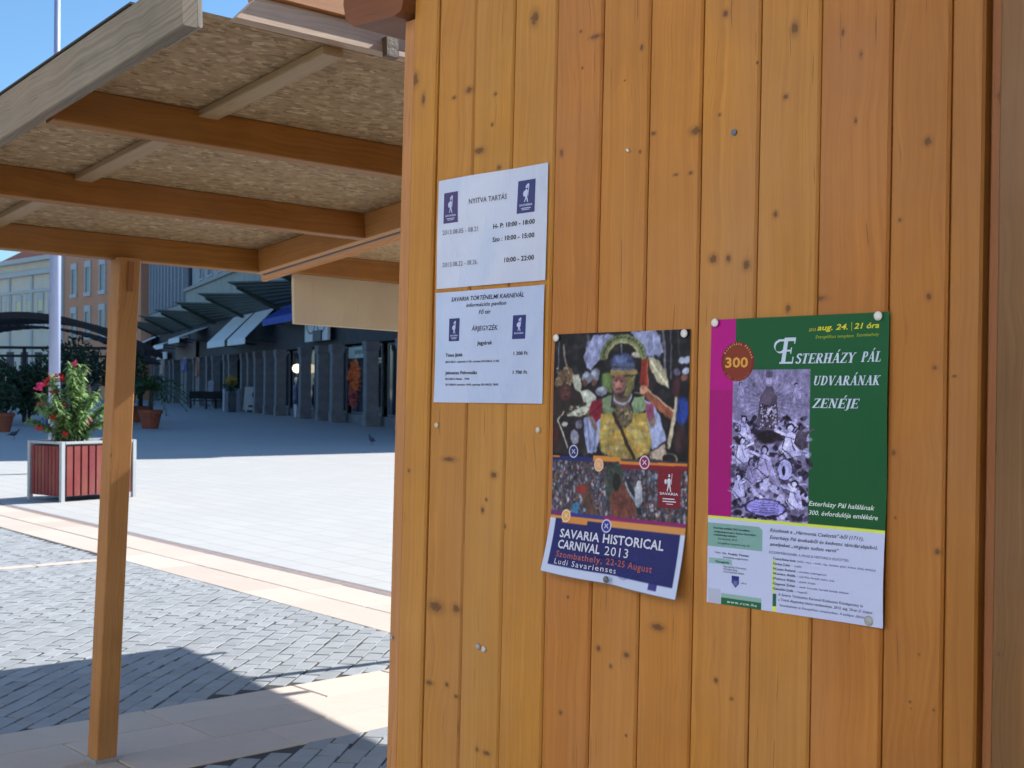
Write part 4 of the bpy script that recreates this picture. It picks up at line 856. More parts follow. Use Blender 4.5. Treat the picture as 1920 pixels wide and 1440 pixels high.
# ---- carnival poster with the soldier photograph, curling off the wall at its foot
PU, PV, PWd, PHt = .111, .088, .306, .425
def s2(x, y):
    k = np.clip((y - .70) / .30, 0, 1) ** 1.5; o = .0025 + .0012 * np.sin(x * 6 + y * 7) + .023 * k * (1.0 - .35 * np.exp(-((x - .5) / .12) ** 2) * (y > .9)) + .002 * np.sin(x * 9) * k
    return PU + x * PWd, -o, PV - y * PHt + k * (.007 - .017 * x)
a = Art(PWd, PHt, 300, 416, (26, 24, 30)); g = np.random.default_rng(8)
a.f = lambda X, Y: ((X - 205) / 1305, (Y - 112) / 1205 * .505)
for _ in range(260):
    x, y = g.uniform(200, 1510), g.uniform(120, 1300); c = g.uniform(20, 62); a.ell(x, y, g.uniform(15, 60), g.uniform(15, 60), (c, c * .95, c * 1.05), .5, .8)
a.line([(245, 140), (255, 520)], 10, (90, 95, 110)); a.line([(300, 220), (335, 440)], 20, (120, 110, 100)); a.line([(1262, 105), (1300, 560)], 22, (95, 95, 110)); a.line([(1330, 110), (1350, 560)], 14, (80, 80, 95)); a.line([(1400, 120), (1420, 400)], 10, (60, 62, 75))
for pts in ([(600, 135), (545, 250), (512, 340), (528, 400), (545, 455), (590, 465), (640, 410), (700, 300), (780, 190), (820, 130)], [(960, 115), (1190, 108), (1235, 190), (1270, 320), (1230, 345), (1130, 350), (1080, 240), (1000, 170)]):
    a.poly(pts, (132, 138, 175))
for _ in range(120):
    t_ = g.uniform(0, 1); x = g.choice([g.uniform(540, 700), g.uniform(1100, 1250)]); y = g.uniform(140, 380); a.ell(x, y, 14, 24, (150, 155, 195) if g.random() > .5 else (112, 118, 150), .35, .6)
arch = [(890 + 190 * math.cos(q), 370 + 205 * math.sin(q)) for q in np.linspace(math.pi * 1.02, math.pi * 1.98, 16)]
a.line(arch, 62, (108, 116, 84)); a.line(arch, 62 * .15, (70, 80, 55))
for x, y in arch: a.ell(x + 8, y - 8, 9, 9, (50, 58, 44))
inner = [(890 + 150 * math.cos(q), 372 + 165 * math.sin(q)) for q in np.linspace(math.pi * 1.02, math.pi * 1.98, 16)]; a.line(inner, 22, (142, 138, 98))
a.line([(875, 200), (884, 310)], 10, (140, 145, 160))
a.poly([(690, 520), (790, 500), (790, 700), (700, 660)], (78, 95, 55)); a.ell(740, 580, 55, 70, (92, 112, 66), .8, .6)
# figure at left in a fur hood
a.poly([(190, 700), (300, 600), (540, 690), (560, 1250), (430, 1300), (190, 1300)], (46, 38, 38)); a.poly([(215, 600), (250, 500), (330, 428), (400, 455), (425, 560), (380, 630), (240, 640)], (104, 84, 66))
for _ in range(50): a.ell(g.uniform(225, 420), g.uniform(440, 620), g.uniform(5, 16), g.uniform(5, 12), [(170, 160, 140), (60, 50, 42), (130, 105, 80)][g.integers(3)], .8, .5)
a.ell(328, 690, 66, 88, (70, 42, 44)); a.ell(330, 690, 44, 60, (96, 60, 58), .8, .5); a.ell(310, 670, 9, 6, (30, 18, 20)); a.ell(350, 672, 9, 6, (30, 18, 20)); a.ell(332, 740, 20, 8, (50, 24, 28))
for x, y, rx, ry in ((545, 545, 48, 62), (622, 520, 46, 64), (690, 680, 62, 44)): a.ell(x, y, rx, ry, (112, 116, 132)); a.ell(x - 8, y - 20, rx * .5, ry * .4, (172, 178, 200), .8, .6)
a.ell(530, 600, 22, 34, (88, 62, 56)); a.ell(612, 590, 24, 36, (92, 66, 60)); a.poly([(400, 520), (470, 520), (500, 610), (480, 700), (430, 660), (405, 600)], (158, 160, 150))
a.poly([(480, 680), (560, 660), (640, 730), (640, 800), (560, 900), (480, 920), (340, 940), (360, 880), (520, 800)], (168, 172, 164)); a.line([(350, 900), (440, 850), (530, 800)], 26, (60, 50, 45))
for _ in range(40): a.ell(g.uniform(360, 600), g.uniform(820, 960), g.uniform(6, 20), g.uniform(5, 12), [(190, 190, 175), (80, 70, 55), (120, 115, 90)][g.integers(3)], .7, .6)
a.poly([(270, 900), (360, 930), (520, 930), (540, 1180), (470, 1280), (350, 1240), (300, 1060)], (38, 32, 38)); a.ell(325, 1005, 30, 24, (170, 168, 165)); a.ell(430, 1130, 42, 75, (120, 122, 140)); a.ell(470, 1000, 36, 44, (92, 92, 110)); a.ell(240, 1110, 36, 90, (78, 34, 38), .8, .7)
a.line([(318, 880), (252, 962), (300, 1070), (345, 1180), (362, 1235)], 13, (186, 184, 175))
# the soldier
a.poly([(520, 940), (700, 920), (690, 1100), (650, 1270), (560, 1280), (530, 1120)], (132, 140, 176)); a.line([(560, 960), (590, 1260)], 16, (98, 104, 140)); a.line([(640, 960), (630, 1250)], 12, (92, 98, 136))
a.poly([(575, 860), (600, 780), (690, 745), (720, 900), (640, 985), (600, 930)], (112, 26, 48)); a.line([(600, 900), (690, 800)], 10, (70, 16, 30)); a.line([(560, 900), (640, 1040)], 34, (96, 70, 52), .7)
a.poly([(1100, 770), (1180, 780), (1260, 900), (1320, 1130), (1190, 1225), (1150, 1000)], (138, 146, 182)); a.poly([(1115, 790), (1190, 800), (1210, 900), (1170, 985), (1120, 900)], (128, 66, 96)); a.ell(1190, 960, 30, 60, (106, 84, 76), .8, .6); a.line([(1190, 1235), (1315, 1140)], 12, (36, 30, 40)); a.poly([(1180, 1240), (1310, 1160), (1330, 1310), (1170, 1310)], (158, 142, 132))
a.poly([(1130, 350), (1230, 390), (1290, 480), (1345, 650), (1230, 600), (1150, 450)], (158, 152, 128)); a.line([(1160, 400), (1330, 640)], 16, (196, 192, 172))
a.poly([(1060, 380), (1125, 370), (1135, 650), (1080, 690), (1060, 600)], (120, 44, 34)); a.line([(1125, 380), (1135, 640)], 14, (160, 80, 60))
a.line([(1010, 690), (1110, 690)], 12, (130, 120, 110)); a.line([(1110, 680), (1230, 790), (1385, 905)], 74, (130, 76, 58)); a.line([(1120, 650), (1260, 760), (1385, 860)], 14, (190, 160, 138)); a.line([(1390, 900), (1365, 1040), (1345, 1160)], 34, (168, 150, 122)); a.ell(1100, 665, 40, 42, (176, 130, 106))
a.poly([(690, 890), (1125, 880), (1150, 1000), (1185, 1110), (1175, 1240), (1020, 1330), (860, 1330), (700, 1260), (675, 1100)], (150, 128, 66))
for _ in range(190): a.ell(g.uniform(700, 1160), g.uniform(950, 1290), g.uniform(12, 46), g.uniform(6, 18), [(176, 146, 62), (104, 104, 80), (170, 120, 62), (112, 118, 112), (186, 170, 108)][g.integers(5)], .45, .7)
a.poly([(695, 750), (790, 715), (825, 880), (760, 905), (705, 880)], (104, 120, 92)); a.poly([(1005, 735), (1110, 728), (1118, 860), (1010, 890), (985, 800)], (110, 128, 100))
a.ell(905, 905, 92, 118, (88, 80, 62))
for _ in range(70): a.ell(905 + g.normal() * 42, 900 + g.normal() * 52, g.uniform(5, 14), g.uniform(5, 14), [(140, 130, 100), (50, 44, 38), (100, 84, 70)][g.integers(3)], .8, .5)
a.poly([(800, 700), (990, 690), (960, 830), (880, 850), (810, 800)], (92, 76, 72)); arc_ = [(890 + 92 * math.cos(q), 700 + 100 * math.sin(q)) for q in np.linspace(.1, math.pi - .1, 10)]; a.line(arc_, 20, (148, 150, 168))
a.ell(880, 620, 96, 125, (66, 52, 52)); a.ell(862, 605, 68, 95, (134, 92, 86)); a.ell(855, 570, 60, 20, (104, 66, 64), .7, .6); a.ell(835, 578, 12, 6, (40, 26, 28)); a.ell(885, 578, 12, 6, (40, 26, 28)); a.line([(858, 580), (850, 625)], 16, (160, 112, 100)); a.ell(856, 660, 30, 8, (84, 42, 48)); a.ell(840, 620, 18, 20, (158, 104, 96), .6, .6)
a.poly([(920, 540), (1010, 530), (1000, 660), (950, 730), (900, 720), (935, 640)], (112, 108, 72)); a.poly([(785, 540), (805, 540), (810, 660), (850, 720), (820, 700), (790, 640)], (96, 92, 80))
a.ell(890, 415, 112, 100, (54, 64, 100)); a.ell(868, 380, 60, 44, (96, 110, 150), .8, .7); a.poly([(780, 420), (1000, 410), (1012, 500), (775, 505)], (74, 84, 112)); a.poly([(768, 485), (1025, 478), (1032, 520), (770, 528)], (140, 118, 74)); a.line([(780, 455), (1005, 450)], 8, (40, 44, 60)); a.ell(1010, 335, 36, 26, (170, 166, 150))
a.line([(815, 890), (880, 1010), (960, 1180), (1035, 1330)], 30, (44, 34, 28)); a.line([(795, 700), (800, 820)], 22, (54, 42, 50))
for x, y, c in ((1438, 392, (160, 166, 186)), (1492, 392, (140, 146, 170)), (1478, 495, (150, 158, 186)), (1400, 500, (92, 84, 110))): a.ell(x, y, 32, 34, c)
a.ell(1465, 560, 28, 36, (110, 74, 66)); a.ell(1455, 850, 62, 130, (34, 58, 132), .95, .3); a.ell(1400, 640, 34, 90, (82, 42, 52), .8, .5); a.line([(1405, 740), (1380, 980), (1340, 1200)], 24, (170, 160, 140)); a.ell(1440, 1120, 50, 120, (64, 40, 46), .8, .5); a.ell(1350, 1300, 62, 50, (30, 28, 34)); a.ell(1350, 1300, 64, 52, (190, 176, 140), 1, .1, 0, .1)
mask = a.Y < .505; a.blur(1); a.photo(mask, 1.5, .12, .95, 3); m0_ = mask[..., None]; a.C = np.where(m0_, 62 + (a.C - 62) * 1.15, a.C)
a.f = lambda x, y: (x, y)
# crowd strip
a.rect(0, .505, 1, .755, (62, 56, 70))
for _ in range(2400):
    x = g.random(); y = .525 + .215 * g.random(); c = [(140, 142, 160), (84, 50, 56), (62, 66, 96), (124, 98, 90), (40, 36, 44), (170, 172, 186), (78, 84, 84), (98, 58, 52), (66, 84, 118), (48, 42, 52)][g.integers(10)]; a.ell(x, y, .004 + .006 * g.random(), .004 + .007 * g.random(), c, .8, .5)
a.poly([(.42, .53), (.55, .53), (.55, .68), (.47, .72), (.42, .62)], (52, 66, 60), .85); a.poly([(.46, .66), (.50, .61), (.57, .60), (.62, .65), (.66, .73), (.48, .745)], (110, 56, 46), .9); a.ell(.505, .60, .03, .035, (34, 28, 30)); a.poly([(.19, .62), (.28, .61), (.38, .74), (.30, .74)], (98, 62, 50), .8); a.ell(.235, .635, .04, .018, (150, 50, 44)); a.poly([(.57, .58), (.60, .585), (.70, .72), (.66, .72)], (36, 40, 46)); a.line([(.57, .60), (.66, .69)], .012, (130, 150, 170)); a.ell(.665, .64, .028, .05, (165, 172, 190)); a.ell(.665, .60, .014, .016, (190, 190, 195)); a.poly([(.17, .70), (.22, .69), (.21, .74), (.17, .74)], (50, 120, 170))
a.photo((a.Y > .505) & (a.Y < .755), 1.6, .14, .9, 6); a.rect(.80, .54, .955, .685, (116, 26, 42)); a.rect(0, .505, .33, .523, (36, 40, 98)); a.rect(0, .505, .06, .511, (200, 120, 50)); a.poly([(.32, .497), (.52, .50), (.54, .517), (.32, .522)], (206, 132, 56)); a.poly([(.52, .515), (1, .512), (1, .522), (.52, .527)], (206, 124, 52)); a.poly([(.54, .527), (1, .522), (1, .54), (.54, .545)], (118, 28, 48))
a.rect(0, .735, .20, .748, (120, 30, 110)); a.rect(.15, .738, .42, .758, (52, 50, 130)); a.rect(.42, .738, 1, .758, (140, 28, 100)); a.rect(.55, .75, 1, .768, (80, 40, 110)); a.rect(0, .752, 1, .775, (206, 140, 72)); a.rect(0, .765, .06, .79, (202, 206, 216))
# navy foot with pale border
a.rect(0, .775, 1, 1, (190, 200, 228)); a.rect(.045, .765, .965, .962, (28, 32, 96)); a.rect(.10, .755, .30, .782, (206, 132, 60)); a.rect(.45, .765, 1, .780, (200, 140, 84))
for k_ in range(6): a.ell(.80, .87, .03 + .018 * k_, .02 + .0125 * k_, (60, 60, 132), .6, .1, 0, .06 / (1 + k_ * .6))
for k_ in range(4): a.ell(.60, .90, .03 + .02 * k_, .02 + .016 * k_, (54, 54, 122), .5, .1, 0, .07)
a.rect(.80, .962, .86, .985, (58, 52, 130)); a.blur(1)
for x, y, c, r_ in ((.165, .485, (40, 44, 104), (190, 192, 214)), (.365, .535, (216, 160, 120), (220, 190, 160)), (.705, .515, (128, 36, 84), (222, 200, 216)), (.125, .752, (214, 160, 84), (226, 206, 180)), (.445, .776, (52, 50, 140), (200, 204, 226))):
    a.ell(x, y, .036, .027, r_, 1, .1); a.ell(x, y, .029, .0215, c, 1, .1); a.line([(x - .012, y - .008), (x + .012, y + .008)], .004, r_); a.line([(x - .012, y + .008), (x + .01, y - .008)], .004, r_)
t = thing('carnival_poster', 'curling poster of a helmeted Roman soldier above a navy carnival title, middle of the wall', 'poster', HUT); surf_mesh(a, s2, print_m, 'sheet', t); ik = Ink(s2, t)
Wt = (.80, .80, .86)
ik.text('SAVARIA HISTORICAL', .10, .865, .842, .036, Wt, .022, 0, 0, 1.05); ik.text('CARNIVAL', .10, .42, .888, .036, Wt, .022, 0, 0, 1.05); ik.text('2013', .455, .625, .888, .036, Wt, .0, 0, 0, 1.1)
ik.text('Szombathely, 22-25 August', .10, .81, .925, .026, (.66, .33, .27), .006, 0, 0, 1.1); ik.text('Ludi Savarienses', .10, .54, .955, .024, Wt, .0, 0, 0, 1.2)
ik.text('SAVARIA', .815, .94, .635, .010, Wt, .02); ik.quad(.835, .648, .915, .652, Wt); ik.quad(.835, .658, .925, .662, Wt); ik.quad(.86, .668, .905, .671, Wt)
def P(pts, c=Wt): ik.add(c, [.83 + .095 * a_ for a_, b in pts], [.548 + .085 * b for a_, b in pts], [tuple(range(len(pts)))], .0007)
P([(.42, .6), (.36, .35), (.5, .25), (.64, .33), (.60, .6)]); P([(.44, .2), (.48, .08), (.58, .1), (.58, .22)]); P([(.42, .58), (.34, .85), (.40, .87), (.52, .6)]); P([(.5, .58), (.60, .88), (.66, .87), (.6, .56)]); P([(.70, .05), (.74, .05), (.68, .55), (.65, .55)]); P([(.2, .5), (.18, .36), (.3, .3), (.36, .42), (.3, .55)])
ik.done()

# ---- green concert poster
CU, CV, CW, CH = .460, .101, .317, .447
def s3(x, y):
    o = .0030 + .0016 * np.sin(x * 4 + 1) * np.sin(y * 5) + .004 * np.exp(-((x - 1) / .12) ** 2) * (.4 + np.sin(y * 5.5) ** 2)
    return CU + x * CW, -o, CV - y * CH
a = Art(CW, CH, 290, 400, (8, 80, 40)); g = np.random.default_rng(4)
a.put(np.exp(-((a.Y - .2) / .3) ** 2), (8, 88, 52), .5)
a.rect(-.01, -.01, .149, .70, (158, 0, 112)); a.put(((a.X < .149) & (a.Y < .25)).astype(float), (184, 0, 138), .6)
# generic engraving: rays, clouds, a standing robed figure and seated figures
a.rect(.145, .178, .588, .694, (122, 118, 148))
E = lambda X, Y: (.145 + .443 * (X - 80) / 680, .178 + .516 * (Y - 60) / 1320); a.f = E
for q in np.linspace(0, 6.28, 60): a.line([(405 + 60 * math.cos(q), 360 + 80 * math.sin(q)), (405 + 300 * math.cos(q), 360 + 280 * math.sin(q))], 5, (146, 142, 174) if int(q * 9) % 2 else (104, 100, 130), .6)
for _ in range(420):
    x, y = g.uniform(80, 760), g.uniform(480, 1380); d = g.uniform(0, 1); c = [(48, 42, 60), (70, 64, 84), (150, 148, 184), (172, 170, 208), (96, 90, 114), (36, 30, 44)][g.integers(6)]
    a.ell(x, y, g.uniform(10, 50), g.uniform(6, 26), c, .8, .4, g.uniform(-1, 1))
a.ell(420, 650, 130, 60, (44, 36, 46), .9, .5)
def figure(x, y, k, c=(166, 164, 204), arm=1):
    a.ell(x, y, 30 * k, 36 * k, (40, 34, 48)); a.ell(x + 3 * arm, y + 6 * k, 20 * k, 25 * k, c); a.poly([(x - 40 * k, y + 50 * k), (x, y + 28 * k), (x + 45 * k, y + 60 * k), (x + 70 * k, y + 190 * k), (x - 20 * k, y + 220 * k), (x - 70 * k, y + 150 * k)], c)
    a.line([(x - 40 * k, y + 60 * k), (x - 60 * k, y + 150 * k), (x + 20 * k, y + 215 * k)], 8 * k, (44, 38, 56)); a.line([(x, y + 70 * k), (x + 30 * k, y + 160 * k)], 6 * k, (70, 64, 90)); a.line([(x + 20 * k, y + 70 * k), (x + arm * 110 * k, y + 20 * k)], 20 * k, c); a.line([(x + 24 * k, y + 84 * k), (x + arm * 112 * k, y + 34 * k)], 5 * k, (50, 44, 62))
for x, y, k_, c, s_ in ((190, 500, .9, (160, 158, 198), -1), (170, 690, .95, (168, 166, 206), 1), (375, 760, 1.15, (150, 146, 184), -1), (600, 570, 1.2, (172, 170, 210), -1), (690, 560, .9, (84, 76, 92), 1), (140, 1010, .9, (158, 156, 196), 1), (640, 1050, 1.0, (164, 162, 204), -1), (250, 880, .9, (120, 116, 150), 1), (150, 190, .55, (140, 136, 170), 1), (640, 200, .6, (140, 136, 170), 1)): figure(x, y, k_, c, s_)
a.ell(555, 930, 66, 92, (160, 158, 204)); a.ell(555, 930, 66, 92, (50, 42, 60), 1, .1, 0, .08); a.ell(545, 940, 14, 42, (40, 34, 54))
a.poly([(375, 220), (430, 220), (480, 300), (500, 520), (470, 580), (340, 580), (300, 520), (330, 300)], (88, 80, 98)); a.ell(402, 165, 26, 36, (150, 146, 180)); a.poly([(372, 85), (438, 85), (430, 135), (376, 135)], (96, 90, 112)); a.line([(340, 270), (290, 290)], 22, (110, 104, 130)); a.line([(465, 270), (520, 285)], 22, (110, 104, 130))
for _ in range(90): a.ell(g.uniform(330, 475), g.uniform(370, 575), 7, 9, (170, 166, 196) if g.random() > .4 else (40, 34, 46), .85, .5)
a.ell(390, 1270, 180, 74, (128, 124, 176)); a.ell(390, 1270, 180, 74, (40, 34, 54), 1, .1, 0, .09)
for k_ in range(5): a.line([(270, 1225 + 22 * k_), (510, 1225 + 22 * k_)], 7, (78, 72, 124), .8)
a.f = lambda x, y: (x, y); m_ = (a.X > .145) & (a.X < .588) & (a.Y > .178) & (a.Y < .694); a.photo(m_, 1.2, .10, 1., 9); a.C = np.where(m_[..., None], 108 + (a.C - 108) * 1.45, a.C); a.grain(.07, m_, 1, 5)
a.rect(-.01, .694, 1.01, 1.01, (188, 196, 230)); a.rect(-.01, .694, 1.01, .703, (206, 218, 84))
a.poly([(-.01, .718), (.31, .718), (.329, .728), (.329, .802), (-.01, .802)], (122, 164, 158)); a.rect(.008, .842, .152, .862, (136, 176, 174)); a.rect(.393, .825, .405, .935, (200, 214, 96)); a.rect(.397, .938, .417, .982, (28, 92, 62)); a.rect(.397, .982, .417, 1.0, (214, 222, 60))
a.rect(.088, .962, .332, .976, (138, 172, 166)); a.rect(.088, .976, .332, 1.01, (28, 98, 62)); a.rect(.010, .948, .086, 1.0, (176, 180, 204))
a.poly([(.152, .896), (.196, .896), (.196, .922), (.174, .937), (.152, .922)], (52, 64, 140)); a.rect(.152, .896, .196, .908, (30, 44, 124)); a.ell(.174, .921, .012, .008, (110, 104, 150))
a.ell(.168, .15, .1, .069, (112, 30, 34), 1, .04); a.ell(.168, .15, .088, .061, (126, 50, 32), 1, .05)
t = thing('concert_poster', 'green and magenta concert poster with a grey engraving, pinned at the right of the wall', 'poster', HUT); surf_mesh(a, s3, print_m, 'sheet', t); ik = Ink(s3, t)
Ye = (.80, .78, .12); Wb = (.74, .80, .88)
ik.text('2013.', .576, .616, .053, .010, Ye, 0, .2); ik.text('aug. 24.', .622, .785, .051, .019, Ye, .02, .25); ik.quad(.8045, .028, .8065, .057, Ye); ik.text('21 óra', .818, .95, .050, .019, Ye, .02, .25)
ik.text('Evangélikus templom', .613, .816, .0775, .011, (.6, .68, .12), 0, .25); ik.text('Szombathely', .831, .951, .0755, .011, (.6, .68, .12), 0, .25)
# drawn italic roman capitals: thin/thick strokes with serifs
TH, TN = .19, .07
def arcp(cx, cy, rx, ry, a0, a1, n=9): return [(cx + rx * math.cos(R(a0 + (a1 - a0) * i / (n - 1))), cy + ry * math.sin(R(a0 + (a1 - a0) * i / (n - 1)))) for i in range(n)]
V_ = lambda x, t=TH: ('l', x, 0, x, 1, t); sf = lambda x, y, w=.34: ('b', x - w / 2, y, x + w / 2)
GL = {
 'E': (.62, [V_(.16), sf(.16, 0), ('b', .16, 1, .58), ('b', .1, 1, .3), ('b', .16, .5, .46), ('b', .16, 0, .60), ('l', .58, .76, .58, 1, .05), ('l', .60, 0, .60, .26, .05), ('l', .46, .38, .46, .62, .05)]),
 'S': (.5, [('p', arcp(.26, .75, .17, .23, 20, 200) + arcp(.26, .26, .19, .24, 40, -160)[0:], .12)]),
 'T': (.62, [V_(.31), sf(.31, 0), ('b', .02, 1, .60), ('l', .03, .76, .03, 1, .05), ('l', .59, .76, .59, 1, .05)]),
 'R': (.68, [V_(.16), sf(.16, 0), ('p', [(.1, .97)] + arcp(.30, .75, .20, .22, 90, -90) + [(.16, .53)], .09), ('l', .32, .52, .60, 0, TH), sf(.62, 0, .2)]),
 'H': (.74, [V_(.16), V_(.58), sf(.16, 0), sf(.16, 1), sf(.58, 0), sf(.58, 1), ('b', .16, .5, .58)]),
 'A': (.72, [('l', .10, 0, .36, 1, TN), ('l', .60, 0, .36, 1, TH), sf(.10, 0, .24), sf(.60, 0, .28), ('b', .2, .34, .5)]),
 'Z': (.6, [('b', .04, 1, .56), ('b', .03, 0, .57), ('l', .08, 0, .50, 1, TH), ('l', .05, .78, .05, 1, .05), ('l', .57, 0, .57, .24, .05)]),
 'Y': (.66, [('l', .10, 1, .33, .48, TH), ('l', .58, 1, .33, .48, TN), ('l', .33, 0, .33, .5, TH), sf(.33, 0), sf(.10, 1, .26), sf(.58, 1, .2)]),
 'P': (.58, [V_(.16), sf(.16, 0), ('p', [(.1, .97)] + arcp(.30, .73, .20, .24, 90, -90) + [(.16, .49)], .10)]),
 'L': (.56, [V_(.16), sf(.16, 1), ('b', .05, 0, .54), ('l', .54, 0, .54, .26, .05)]),
 'U': (.7, [('l', .15, .25, .15, 1, TH), ('p', arcp(.345, .26, .20, .24, 180, 360), .08), ('l', .55, .25, .55, 1, TN), sf(.15, 1, .3), sf(.55, 1, .24)]),
 'D': (.7, [V_(.16), ('p', [(.06, .97), (.25, .97)] + arcp(.28, .5, .30, .47, 90, -90, 12) + [(.06, .03)], .09)]),
 'V': (.68, [('l', .10, 1, .34, 0, TH), ('l', .58, 1, .34, 0, TN), sf(.10, 1, .28), sf(.58, 1, .22)]),
 'N': (.76, [('l', .14, 0, .14, 1, TN), ('l', .14, 1, .60, 0, TH), ('l', .60, 0, .60, 1, TN), sf(.14, 0, .24), sf(.10, 1, .2), sf(.60, 1, .24)]),
 'K': (.7, [V_(.16), sf(.16, 0), sf(.16, 1), ('l', .18, .42, .54, 1, TN), ('l', .28, .56, .58, 0, TH), sf(.56, 1, .22), sf(.62, 0, .2)]),
 'J': (.36, [('l', .2, -.05, .2, 1, TH), ('p', arcp(.06, -.05, .14, .16, 0, -110, 6), .08), sf(.2, 1)]), ' ': (.42, [])}
def serif_text(body, x0, x1, yb, cap, col, ital=.22, small=1.0):
    pen = 0; quads = []
    for ch in body:
        base = {'Á': 'A', 'É': 'E'}.get(ch, ch); w, st_ = GL[base]
        def Q(p): quads.append([(pen + a_, b) for a_, b in p])
        for q in st_:
            if q[0] == 'l':
                _, xa, ya, xb, yb_, t_ = q; Q([(xa - t_ / 2, ya), (xa + t_ / 2, ya), (xb + t_ / 2, yb_), (xb - t_ / 2, yb_)])
            elif q[0] == 'b':
                _, xa, y_, xb = q; y0_ = y_ - (.07 if y_ == 1 else .0 if y_ == 0 else .035); Q([(xa, y0_), (xb, y0_), (xb, y0_ + .07), (xa, y0_ + .07)])
            else:
                pts, t_ = q[1], q[2]
                for (xa, ya), (xb, yb_) in zip(pts, pts[1:]):
                    d = math.hypot(xb - xa, yb_ - ya) or 1; tt = t_ * (.55 + .9 * abs(yb_ - ya) / d); nx_, ny_ = -(yb_ - ya) / d * tt / 2, (xb - xa) / d * tt / 2; ex, ey = (xb - xa) / d * .02, (yb_ - ya) / d * .02
                    Q([(xa + nx_ - ex, ya + ny_ - ey), (xb + nx_ + ex, yb_ + ny_ + ey), (xb - nx_ + ex, yb_ - ny_ + ey), (xa - nx_ - ex, ya - ny_ - ey)])
        if base != ch: Q([(.28 + w * .1, 1.10), (.36 + w * .1, 1.10), (.50 + w * .1, 1.34), (.36 + w * .1, 1.34)])
        pen += w + .06
    sx = (x1 - x0) / (pen + ital * .5)
    for j, q in enumerate(quads): ik.add(col, [x0 + (a_ + b * ital) * sx for a_, b in q], [yb - b * cap for a_, b in q], [(0, 1, 2, 3)], .0006 + .00001 * (j % 3))
serif_text('STERHÁZY', .502, .829, .160, .033, Wb); serif_text('PÁL', .857, .968, .158, .033, Wb); serif_text('UDVARÁNAK', .602, .965, .233, .031, Wb); serif_text('ZENÉJE', .600, .852, .308, .031, Wb)
serif_text('E', .415, .505, .160, .088, Wb, .16)
for p0, p1 in zip(arcp(.415, .098, .030, .020, 100, 330), arcp(.415, .098, .030, .020, 100, 330)[1:]):
    ik.add(Wb, [p0[0] - .004, p1[0] - .004, p1[0] + .004, p0[0] + .004], [.2 - p0[1] - .003, .2 - p1[1] - .003, .2 - p1[1] + .003, .2 - p0[1] + .003], [(0, 1, 2, 3)])
ik.quad(.405, .077, .50, .084, Wb)
ik.text('300', .095, .232, .170, .036, (.84, .60, .22), .025)
def ring_text(body, a0, a1, r, col, inward=False):
    for i, ch in enumerate(body):
        if ch == ' ': continue
        v, f = text_mesh(ch, .01); q = R(a0 + (a1 - a0) * i / (len(body) - 1)); s_ = .017
        xs_ = (v[:, 0] - v[:, 0].mean()) * s_; ys_ = (v[:, 1] - .35) * s_; rot_ = q + (math.pi / 2 if inward else -math.pi / 2)
        X_ = xs_ * math.cos(rot_) - ys_ * math.sin(rot_); Y_ = xs_ * math.sin(rot_) + ys_ * math.cos(rot_)
        ik.add(col, .168 + r * math.cos(q) + X_, .15 - (r * math.sin(q) + Y_) * .71, f)
ring_text('Esterházy Pálnak', 150, 12, .089, (.85, .70, .42)); ring_text('a 300. évforduló', 215, 320, .089, (.70, .36, .20), True)
SI = .25; G_ = (.82, .88, .86); N_ = (.14, .15, .26); N2_ = (.30, .31, .44)
ik.text('Esterházy Pál halálának', .592, .942, .632, .016, G_, .008, SI); ik.text('300. évfordulója emlékére', .592, .961, .662, .016, G_, .008, SI)
ik.text('Részletek a „Harmonia Caelestis”-ből (1711),', .376, .89, .731, .0125, N_, .006, SI); ik.text('Esterházy Pál énekeiből és kedvenc táncdarabjaiból,', .375, .966, .755, .0125, N_, .006, SI); ik.text('amelyeket „virginán tudott verni”', .375, .759, .778, .0125, N_, .006, SI)
ik.text('KÖZREMŰKÖDNEK A MUSICA HISTORICA EGYÜTTES:', .373, .816, .804, .0085, N2_, .0)
for nm, inst, y, x1 in (('Csörsz Rumen István', '(műv. vez.) – ének, rep., kecske- gitár, koboz, duda, tárkkhal', .824, .962), ('Surányi Zoltán', '– cselló', .841, .559), ('Kuszn Roland', '– trombita, zsúbringement', .858, .698), ('Kovács Attila', '– zsúk flöte, furulyák, bobro, ének', .874, .74), ('Palócz Réka', '– szoprán, furulyák', .891, .638), ('Szigetné Zoltán', '– ének, kreuzák, barokk lantok, lírikum', .908, .816), ('Dénesfalvi Zsófia', '– hegedű', .925, .594)):
    xm = .395 + min(.13, (x1 - .395) * .6); ik.text(nm, .405, xm, y, .0085, N_, .012, .1); ik.text(inst, xm + .01, x1, y, .0075, N2_, .0, .1); ik.quad(.3965, y - .008, .4015, y - .001, (.22, .45, .16))
ik.text('A Savaria Történelmi Karnevál Közhasznú Közalapítvány és', .429, .896, .943, .0095, N_, .0, .15); ik.text('a Tinódi Alapítvány közös rendezvénye. 2013. aug. 24-én 21 órakor', .43, .948, .960, .0095, N_, .0, .15); ik.text('Szombathely az Evangélikus templomban. A belépés díjtalan.', .437, .915, .978, .0085, N2_, .0, .15)
D_ = (.10, .22, .24)
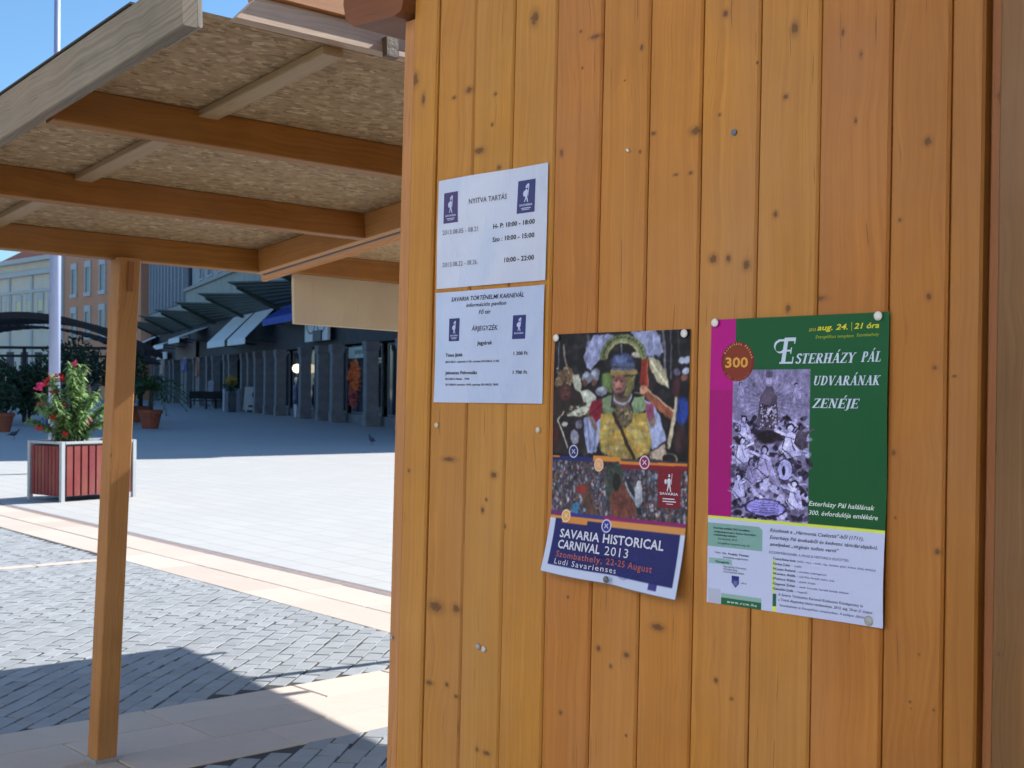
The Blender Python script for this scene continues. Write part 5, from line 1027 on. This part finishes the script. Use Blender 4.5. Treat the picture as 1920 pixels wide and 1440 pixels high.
for tx_, x0, x1, y, b in (('Esterházy emlékév 2013 keretében', .037, .257, .738, .02), ('rendezvénysorozat a Savaria Karneválon', .038, .292, .751, .02), ('a közönség számára', .038, .18, .762, .02), ('Szombathely, 2013', .064, .18, .775, 0), ('Evangélikus templom, aug. 24.', .065, .259, .79, 0), ('Védnök:', .047, .084, .824, 0), ('Dr. Puskás Tivadar', .095, .256, .825, .02), ('Szombathely polgármestere', .097, .25, .838, 0), ('Támogatók:', .049, .136, .856, .02), ('Megyei Jogú Város Önkormányzata', .1, .24, .87, 0), ('Nemzeti Alap', .101, .185, .879, 0), ('Közművelődési Intézet', .101, .227, .888, 0), ('~A b', .205, .24, .921, .01)): ik.text(tx_, x0, x1, y, .0072, D_, b)
ik.text('www.rcm.hu', .126, .304, .992, .009, (.82, .86, .86), .02, 0, 0, 1.3); ik.done()

# ---- pins
def pin(u, v, lift, label, col=(.72, .70, .66), r=.0068, name='drawing_pin'):
    key = 'pin %s' % (col,); m = MATS.get(key) or plain(key, col, .28, .04, 50, .6)
    o = part(name, MB().lathe([(r, 0), (r, .0008), (r * .93, .0018), (r * .6, .0032), (r * .1, .0038)], 14), m, None, smooth=True); o.matrix_world = HUT @ Matrix.Translation((u, -lift, v)) @ Matrix.Rotation(R(90), 4, 'X')
    tag(o, label, 'pin', 'drawing pins in the wall'); return o
pin(.1165, .0815, .0050, 'white pin at the top left corner of the soldier poster'); pin(.4065, .081, .0050, 'white pin at the top right corner of the soldier poster'); pin(.262, -.330, .0205, 'dark pin in the lower edge of the soldier poster', (.10, .11, .12), .006)
pin(.469, .096, .0060, 'white pin at the top left corner of the green poster'); pin(.760, .0955, .0060, 'white pin at the top right corner of the green poster'); pin(.754, -.338, .0070, 'shiny grey pin at the bottom right corner of the green poster', (.34, .34, .33), .0075)
pin(-.209, -.0800, .001, 'cream pin left in bare wood below the price list', (.62, .54, .36), .0055); pin(.072, -.083, .001, 'pale pin in bare wood between price list and soldier poster', (.60, .54, .46), .0055)
pin(-.074, -.491, .001, 'grey pin in bare wood low on the wall, left one of two', (.35, .33, .32), .006); pin(-.058, -.494, .001, 'silver pin in bare wood low on the wall, right one of two', (.52, .50, .48), .006)
st_m = plain('staple', (.6, .6, .6), .35, .05, 4, metal=.8)
o = part('nail_head', MB().tube((.496, .002, .396), (.496, -.003, .396), .005, .005, 10), plain('nail dark', (.10, .12, .16), .4, .3, 90, metal=.6), None); o.matrix_world = HUT; tag(o, 'dark shiny nail head in the plank high above the green poster', 'nail')
o = part('paper_scrap', MB().quad((.268, -.002, .398), (.273, -.003, .400), (.277, -.002, .395), (.275, -.004, .393)), ink((.85, .85, .84)), None); o.matrix_world = HUT; tag(o, 'tiny torn white paper scrap left on the plank high above the soldier poster', 'paper scrap')
